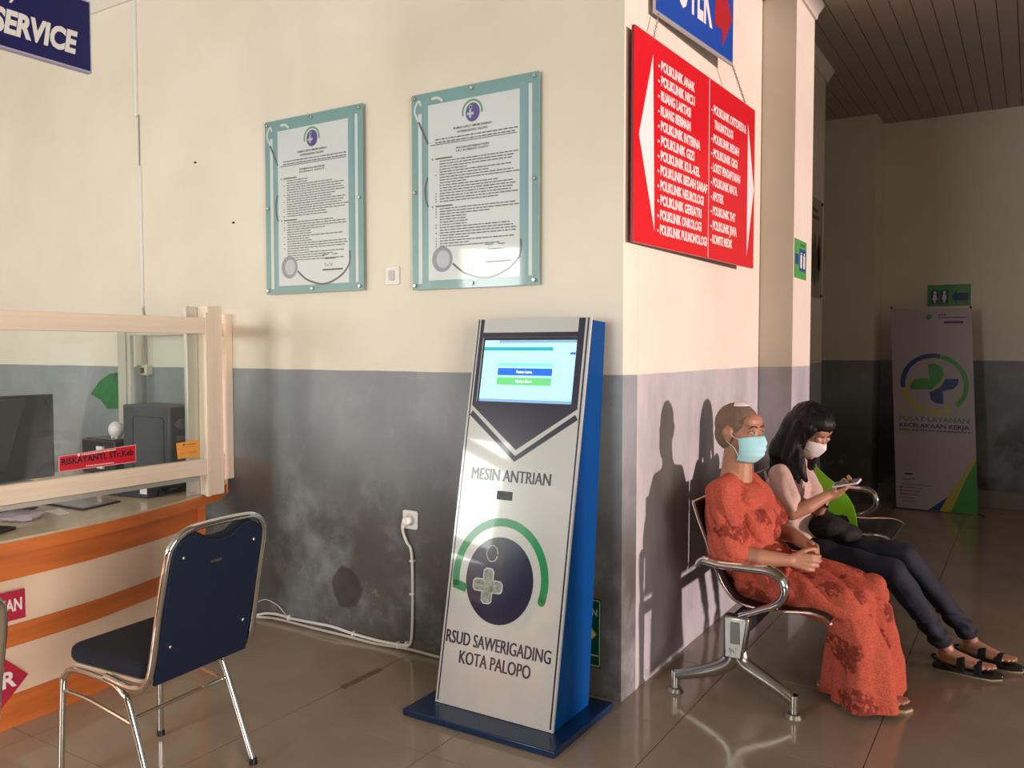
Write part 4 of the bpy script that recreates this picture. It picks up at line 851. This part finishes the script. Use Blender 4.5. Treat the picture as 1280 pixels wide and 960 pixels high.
# legs and feet
sk+=[('c',(-1.02,3.68,.50),.07,(-.62,3.67,.42),.045),('c',(-1.02,3.86,.50),.07,(-.60,3.87,.44),.045),
 ('c',(-.62,3.67,.41),.042,(-.575,3.705,.09),.032),('c',(-.62,3.87,.43),.042,(-.72,3.875,.10),.034)]
def foot(hl,toe,ank,k=1.0,bare=True):
    h=V(hl);q=V(toe); d_=(q-h).normalized(); sd=V((-d_.y,d_.x,0)); L_=(q-h).length
    P=[('e',h+d_*.035+V((0,0,.036)),(.034,.028,.030)),('c',h+d_*.04+V((0,0,.045)),.030,V(ank),.031),('c',V(ank)-V((0,0,.02)),.030,h+d_*L_*.66+V((0,0,.030)),.022),('c',h+d_*.05+V((0,0,.028)),.024,h+d_*L_*.68+sd*.016+V((0,0,.028)),.021),('c',h+d_*.05+V((0,0,.028)),.024,h+d_*L_*.66-sd*.020+V((0,0,.026)),.018)]
    for i in range(5):
        o_=(.032,.014,-.001,-.016,-.031)[i]; l_=(.255,.262,.252,.235,.212)[i]/.262
        P.append(('c',h+d_*L_*.70+sd*o_*.8+V((0,0,.027)),.012,h+d_*L_*(.985*l_-.03)+sd*o_*1.1+V((0,0,.022)),.011 if i==0 else .0085,10))
    return P
sk+=foot((-.640,3.705,0.012),(-.395,3.780,0.012),(-.585,3.715,.09))
sk+=foot((-.775,3.868,0.012),(-.53,3.90,0.012),(-.72,3.875,.10))
body=organic('body',sk,.0042,SKINM,pr,smooth=5)
eyes(HC,HR,pr,SKINM,look=-.6)
face_mask(HC,HR,MASKB,pr,'face_mask')
g_=lambda a,b,c:HC+HR@V((a,b,c))
# stubble cap
hm=organic('cropped_hair',[('e',g_(-.018,0,.043),(.0975,.0775,.0890),HR),('e',g_(-.035,0,.0),(.082,.070,.075),HR)],.005,HAIRG,pr,smooth=3,
   cuts=[(g_(.056,0,.07),HR@V((.86,0,-.30))),(g_(0,0,-.045),HR@V((.25,0,-1))),(g_(.026,0,.0),HR@V((1,0,-.55)))],label='short grey cropped hair')
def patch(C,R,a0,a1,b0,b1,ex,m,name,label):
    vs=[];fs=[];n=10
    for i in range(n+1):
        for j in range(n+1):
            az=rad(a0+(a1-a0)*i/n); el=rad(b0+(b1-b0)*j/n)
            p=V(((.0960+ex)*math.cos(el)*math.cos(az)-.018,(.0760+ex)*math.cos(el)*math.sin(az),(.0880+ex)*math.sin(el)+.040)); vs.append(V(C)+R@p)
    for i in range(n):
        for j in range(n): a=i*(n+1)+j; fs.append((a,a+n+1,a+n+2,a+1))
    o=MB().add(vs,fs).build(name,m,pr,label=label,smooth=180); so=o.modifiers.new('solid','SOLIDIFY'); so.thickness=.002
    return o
patch(HC,HR,-75,75,56,86,.0065,mat('matte_white',(.85,.80,.74),rough=.9,bump=.2),'head_patch','white patch on top of the head')  # plain white patch over the crown
def fold(amp,f1,f2,ax=(0,0,1)):
    ax=V(ax)
    def d_(co,no):
        n_=noise.noise(V((co.x*f1,co.y*f1,co.z*f2)))+.5*noise.noise(V((co.x*f1*2.1+5,co.y*f1*2.1,co.z*f2*1.6)))
        return amp*n_
    return d_
# dress top with wide sleeves, then the skirt, as one garment
dr=[('c',(-1.145,3.61,.880),.058,(-1.140,3.69,.912),.040),('c',(-1.140,3.91,.880),.058,(-1.135,3.83,.912),.040),('e',(-1.115,3.76,.80),(.115,.165,.115)),('e',(-1.085,3.76,.68),(.145,.175,.17)),('e',(-1.06,3.76,.56),(.175,.185,.12)),('e',(-1.125,3.76,.87),(.07,.15,.055)),('e',(-1.17,3.76,.74),(.09,.17,.15)),
 ('c',(-1.155,3.61,.862),.067,(-1.115,3.56,.70),.083),('c',(-1.115,3.56,.70),.083,(-1.10,3.55,.635),.090),
 ('c',(-1.12,3.91,.862),.066,(-1.04,3.965,.71),.080),
 ('c',(-1.02,3.66,.50),.100,(-.66,3.66,.435),.088),('c',(-1.02,3.86,.50),.100,(-.62,3.875,.455),.086),('c',(-.98,3.76,.49),.11,(-.62,3.77,.42),.08),
 ('c',(-.64,3.665,.42),.090,(-.575,3.690,.22),.105),('c',(-.575,3.690,.22),.105,(-.555,3.695,-.06),.125),
 ('c',(-.585,3.875,.455),.082,(-.555,3.895,.22),.090),('c',(-.555,3.895,.22),.09,(-.53,3.905,.02),.110),
 ('c',(-.63,3.78,.40),.08,(-.64,3.80,-.02),.12)]
def dfold(co,no):
    z=co.z; n1=noise.noise(co*5)
    if z<.40:
        a=math.atan2(co.y-3.78,co.x+.6); return .015*math.sin(a*8+2.5*noise.noise(V((co.x*4,co.y*4,z*1.5))))*min(1,(.42-z)*4)+.005*noise.noise(co*14)
    if co.x<-.86 and z>.50:
        q=co.x*.95+co.z*.62-co.y*.25; w_=abs(math.sin(q*72+3.2*n1)); return .019*(w_**.6-.5)*(.8+.5*noise.noise(co*3.3+V((3,1,2))))*(1 if z<.84 else max(0,(.92-z)/.08))+.007*noise.noise(co*13)
    q=co.x*.42+co.z*1.0+co.y*.2; w_=abs(math.sin(q*38+3*n1)); return .013*(w_**.7-.6)+.010*noise.noise(V((co.x*5,co.y*12,co.z*12)))
organic('dress',dr,.0075,DRESS,pr,smooth=6,disp=dfold,cuts=[((-.6,3.7,.022),(-.0,0,-1)),((-1.10,3.55,.628),(.25,-.30,-1)) if False else ((0,0,-5),(0,0,-1)),],label='long orange-red dress with dark floral blotches')
MB().tube([V((-1.12+.085*math.cos(a)+.012,3.755+.095*math.sin(a),.905-.032*math.cos(a))) for a in [2*PI*i/28 for i in range(28)]],.0045,8,closed=True).build('neckline',DRESS,pr)
for y_,x_ in ((3.635,-1.150),(3.655,-1.13)): MB().cyl((x_,y_-.004,.928 if x_<-1.14 else .915),(x_,y_-.012,.934 if x_<-1.14 else .92),.006).build('button',mat('pale_button',(.7,.5,.4),rough=.3),pr)
# flip flops (worn)
for nm_,h,q in (('a',(-.650,3.702,0),(-.385,3.785,0)),('b',(-.785,3.866,0),(-.52,3.90,0))):
    h=V(h);q=V(q); d_=(q-h).normalized(); sd=V((-d_.y,d_.x,0)); L_=(q-h).length
    out=[(0,-.022),(.02,-.034),(.10,-.034),(.17,-.044),(.24,-.040),(.275,-.012),(.275,.014),(.24,.040),(.17,.042),(.10,.034),(.02,.032),(0,.02)]
    fl_=MB().prism([h+d_*(a-.005)+sd*b for a,b in out],(0,0,.013)).build('flip_flop',SOLE,pr,bev=.003)
    MB().tube(spl([h+d_*.11-sd*.034+V((0,0,.014)),h+d_*.15-sd*.020+V((0,0,.050)),h+d_*.205+V((0,0,.045)),h+d_*.15+sd*.022+V((0,0,.054)),h+d_*.11+sd*.034+V((0,0,.014))],5),.006,8).build('strap',mat('dark_strap',(.05,.06,.05)),fl_)
# --- woman with the phone
pw=thing('person','person with long black hair, white mask and pink blouse looking down at a phone','person',(-.95,4.33,0),'people on the bench')
yaw=rad(-22); pt=rad(-30)
WR=Rm((math.cos(yaw)*math.cos(pt),math.sin(yaw)*math.cos(pt),math.sin(pt)),(-math.sin(yaw),math.cos(yaw),0))*1.03; WC=V((-.935,4.31,1.085))
sk=head_prims(WC,WR)
sk+=[('c',(-1.03,4.33,.90),.050,(-.975,4.325,1.03),.046),('e',(-1.04,4.33,.86),(.07,.14,.06)),('e',(-1.03,4.33,.72),(.085,.12,.15)),
 ('c',(-1.045,4.175,.885),.042,(-.965,4.10,.715),.036),('c',(-.965,4.10,.715),.036,(-.90,4.13,.745),.034),('c',(-.90,4.13,.745),.034,(-.812,4.205,.805),.0235),
 ('c',(-1.02,4.485,.885),.042,(-.93,4.44,.70),.036),('c',(-.93,4.44,.70),.035,(-.885,4.30,.705),.032),('c',(-.885,4.30,.705),.032,(-.845,4.235,.765),.0235),
 ('c',(-1.0,4.25,.50),.07,(-.56,4.20,.46),.045),('c',(-1.0,4.41,.50),.07,(-.54,4.40,.49),.045)]
sk+=hand_prims((-.812,4.205,.805),(.80,.35,.35),(.1,.5,.8),(-.25,.9,-.1),k=.92,curl=(25,40,30),tcurl=10,thumb=(.9,.35,.55),spread=2)
sk+=hand_prims((-.845,4.235,.765),(.70,.15,.35),(.0,-.1,1),(-.2,-.9,.1),k=.90,curl=(15,40,40),tcurl=10,spread=2)
sk+=[('c',(-.54,4.20,.44),.036,(-.42,4.285,.28),.032),('c',(-.42,4.285,.28),.032,(-.325,4.345,.12),.030),('c',(-.51,4.40,.47),.036,(-.35,4.48,.29),.032),('c',(-.35,4.48,.29),.032,(-.228,4.537,.12),.030)]
sk+=foot((-.362,4.365,.022),(-.105,4.358,.022),(-.315,4.355,.105)); sk+=foot((-.275,4.565,.022),(-.030,4.515,.022),(-.225,4.55,.105))
organic('body',sk,.0042,SKINW,pw,smooth=5)
eyes(WC,WR,pw,SKINW,closed=True)
face_mask(WC,WR,MASKW,pw,'face_mask',pleats=False,k=.97,top=.0,bot=-.108,half=60)
h_=lambda a,b,c:WC+WR@V((a,b,c))
hp=[('e',h_(-.030,0,.045),(.100,.090,.100),WR),('e',h_(-.055,0,-.01),(.075,.085,.10),WR),('c',h_(-.06,0,0),.085,(-1.06,4.31,.98),.075),('c',(-1.06,4.31,1.0),.07,(-1.085,4.33,.90),.05),
 ('c',h_(.020,-.072,.05),.026,h_(.010,-.085,-.05),.026),('c',h_(.010,-.085,-.05),.026,(-.955,4.215,.93),.028),('c',(-.955,4.215,.93),.028,(-.925,4.20,.86),.012),
 ('c',h_(-.02,-.075,.03),.035,(-1.02,4.22,.96),.035),('c',(-1.02,4.22,.96),.034,(-.99,4.195,.87),.014),
 ('c',(-1.0,4.22,.95),.03,(-.955,4.19,.85),.010),
 ('c',h_(.020,.072,.05),.026,h_(.0,.085,-.06),.028),('c',h_(.0,.085,-.06),.028,(-.95,4.42,.90),.02),
 ('e',h_(.018,0,.075),(.075,.078,.060),WR),('c',h_(.045,-.062,.050),.020,h_(.030,-.074,-.01),.018)]
organic('hair',hp,.005,HAIRB,pw,smooth=5,disp=lambda co,no:.004*noise.noise(V((co.x*60,co.y*60,co.z*4))),label='long straight black hair')
bl=[('e',(-1.04,4.33,.80),(.105,.155,.12)),('e',(-1.02,4.33,.66),(.115,.155,.15)),('e',(-1.045,4.33,.875),(.065,.145,.050)),
 ('c',(-1.045,4.185,.880),.056,(-.985,4.115,.765),.062),('c',(-1.02,4.475,.880),.056,(-.955,4.46,.765),.060),('e',(-.99,4.33,.56),(.12,.16,.08))]
organic('blouse',bl,.006,SHIRT,pw,smooth=5,disp=lambda co,no:.007*math.sin((co.z*.8+co.x)*48+3*noise.noise(co*7))*(.5+noise.noise(co*5))+.004*noise.noise(co*20),label='dusty pink short-sleeved blouse')
je=[('e',(-1.0,4.33,.50),(.13,.175,.085)),('c',(-1.0,4.25,.50),.092,(-.53,4.20,.465),.064),('c',(-1.0,4.41,.505),.092,(-.505,4.40,.505),.064),
 ('c',(-.53,4.20,.465),.062,(-.42,4.285,.28),.052),('c',(-.42,4.285,.28),.052,(-.335,4.345,.135),.043),('c',(-.505,4.40,.50),.062,(-.35,4.48,.29),.052),('c',(-.35,4.48,.29),.052,(-.235,4.535,.135),.043)]
organic('jeans',je,.006,DENIM,pw,smooth=4,disp=lambda co,no:(.005*math.sin(co.z*110+4*noise.noise(co*12)) if co.z<.24 else .003*math.sin(co.x*40+co.z*30))+.005*noise.noise(co*14),cuts=[((0,0,.105),(0,0,-1))])
for h,q in (((-.372,4.366,0),(-.085,4.357,0)),((-.288,4.567,0),(-.010,4.512,0))):
    h=V(h);q=V(q); d_=(q-h).normalized(); sd=V((-d_.y,d_.x,0))
    out=[(0,-.02),(.02,-.035),(.10,-.036),(.18,-.048),(.25,-.044),(.29,-.014),(.29,.018),(.25,.044),(.18,.046),(.10,.036),(.02,.034),(0,.02)]
    s_=MB().prism([h+d_*a+sd*b+V((0,0,.006)) for a,b in out],(0,0,.018)).build('sandal',BLACKP,pw,bev=.004)
    MB().prism([h+d_*a*.99+sd*b for a,b in out],(0,0,.006)).build('outsole',SOLE,s_)
    for a,w0,hh in ((.120,.050,.088),(.190,.058,.066)):
        MB().tube(spl([h+d_*a-sd*w0*.85+V((0,0,.016)),h+d_*a-sd*w0*.70+V((0,0,hh*.75)),h+d_*a+V((0,0,hh)),h+d_*a+sd*w0*.70+V((0,0,hh*.75)),h+d_*a+sd*w0*.85+V((0,0,.016))],6),.017,10,flat=.22,up=(0,0,1)).build('strap',BLACKF,s_)
    MB().tube(spl([h+d_*.09-sd*.036+V((0,0,.016)),h+d_*.02-sd*.034+V((0,0,.05)),h+d_*-.004+V((0,0,.055)),h+d_*.02+sd*.034+V((0,0,.05)),h+d_*.09+sd*.036+V((0,0,.016))],5),.006,8).build('strap',BLACKF,s_)
o=MB().tube([V((-.852,4.245,.752))+ (V((.55,.35,.6)).normalized().orthogonal().normalized()*math.cos(a)+V((.55,.35,.6)).normalized().cross(V((.55,.35,.6)).normalized().orthogonal().normalized())*math.sin(a))*.028 for a in [2*PI*i/20 for i in range(20)]],.007,8,closed=True).build('wristwatch',BLACKP,None); base(o,(-.852,4.245,.752)); tag(o,'black band around the wrist of the person with long hair','watch')
# phone, bag, folder
t=thing('smartphone','white-edged smartphone held by the person with long hair','phone',(-.745,4.245,.84))
pu=V((.80,-.15,.22)).normalized(); pv=V((-.02,.95,.18)); pv=(pv-pu*pv.dot(pu)).normalized(); f=Frame(V((-.805,4.205,.832)),pu,pv)
f.poly(MB(),rrect(0,0,.128,.066,.012),0,.009).build('case',WHITE,t,bev=.002); f.poly(MB(),rrect(.006,.004,.122,.062,.008),.0092,.0006).build('screen',BLACKP,t)
def bagdisp(co,no): return .008*noise.noise(co*16)
o=organic('handbag',[('e',(-.83,4.30,.625),(.10,.09,.060)),('e',(-.76,4.32,.605),(.075,.09,.045)),('c',(-.88,4.28,.635),.03,(-.75,4.26,.60),.028)],.007,BLACKF,None,smooth=5,disp=bagdisp); base(o,(-.78,4.33,.56)); tag(o,'black soft handbag on the lap of the person with long hair','bag')
pts=[(-.965,.875),(-.90,.832),(-.84,.785),(-.79,.728),(-.762,.672),(-.750,.60),(-.748,.548),(-.775,.565),(-.80,.640),(-.86,.64),(-.93,.70)]
pp=spl([(a,4.57,b) for a,b in pts],3,closed=True)
o=MB().prism(pp,(0,.006,0)).build('folder',LIME,None); o.name='plastic_folder'; base(o,(-.85,4.57,.56)); tag(o,'bright lime green plastic sheet standing behind the lap of the phone user','folder')
bpy.context.view_layer.update()
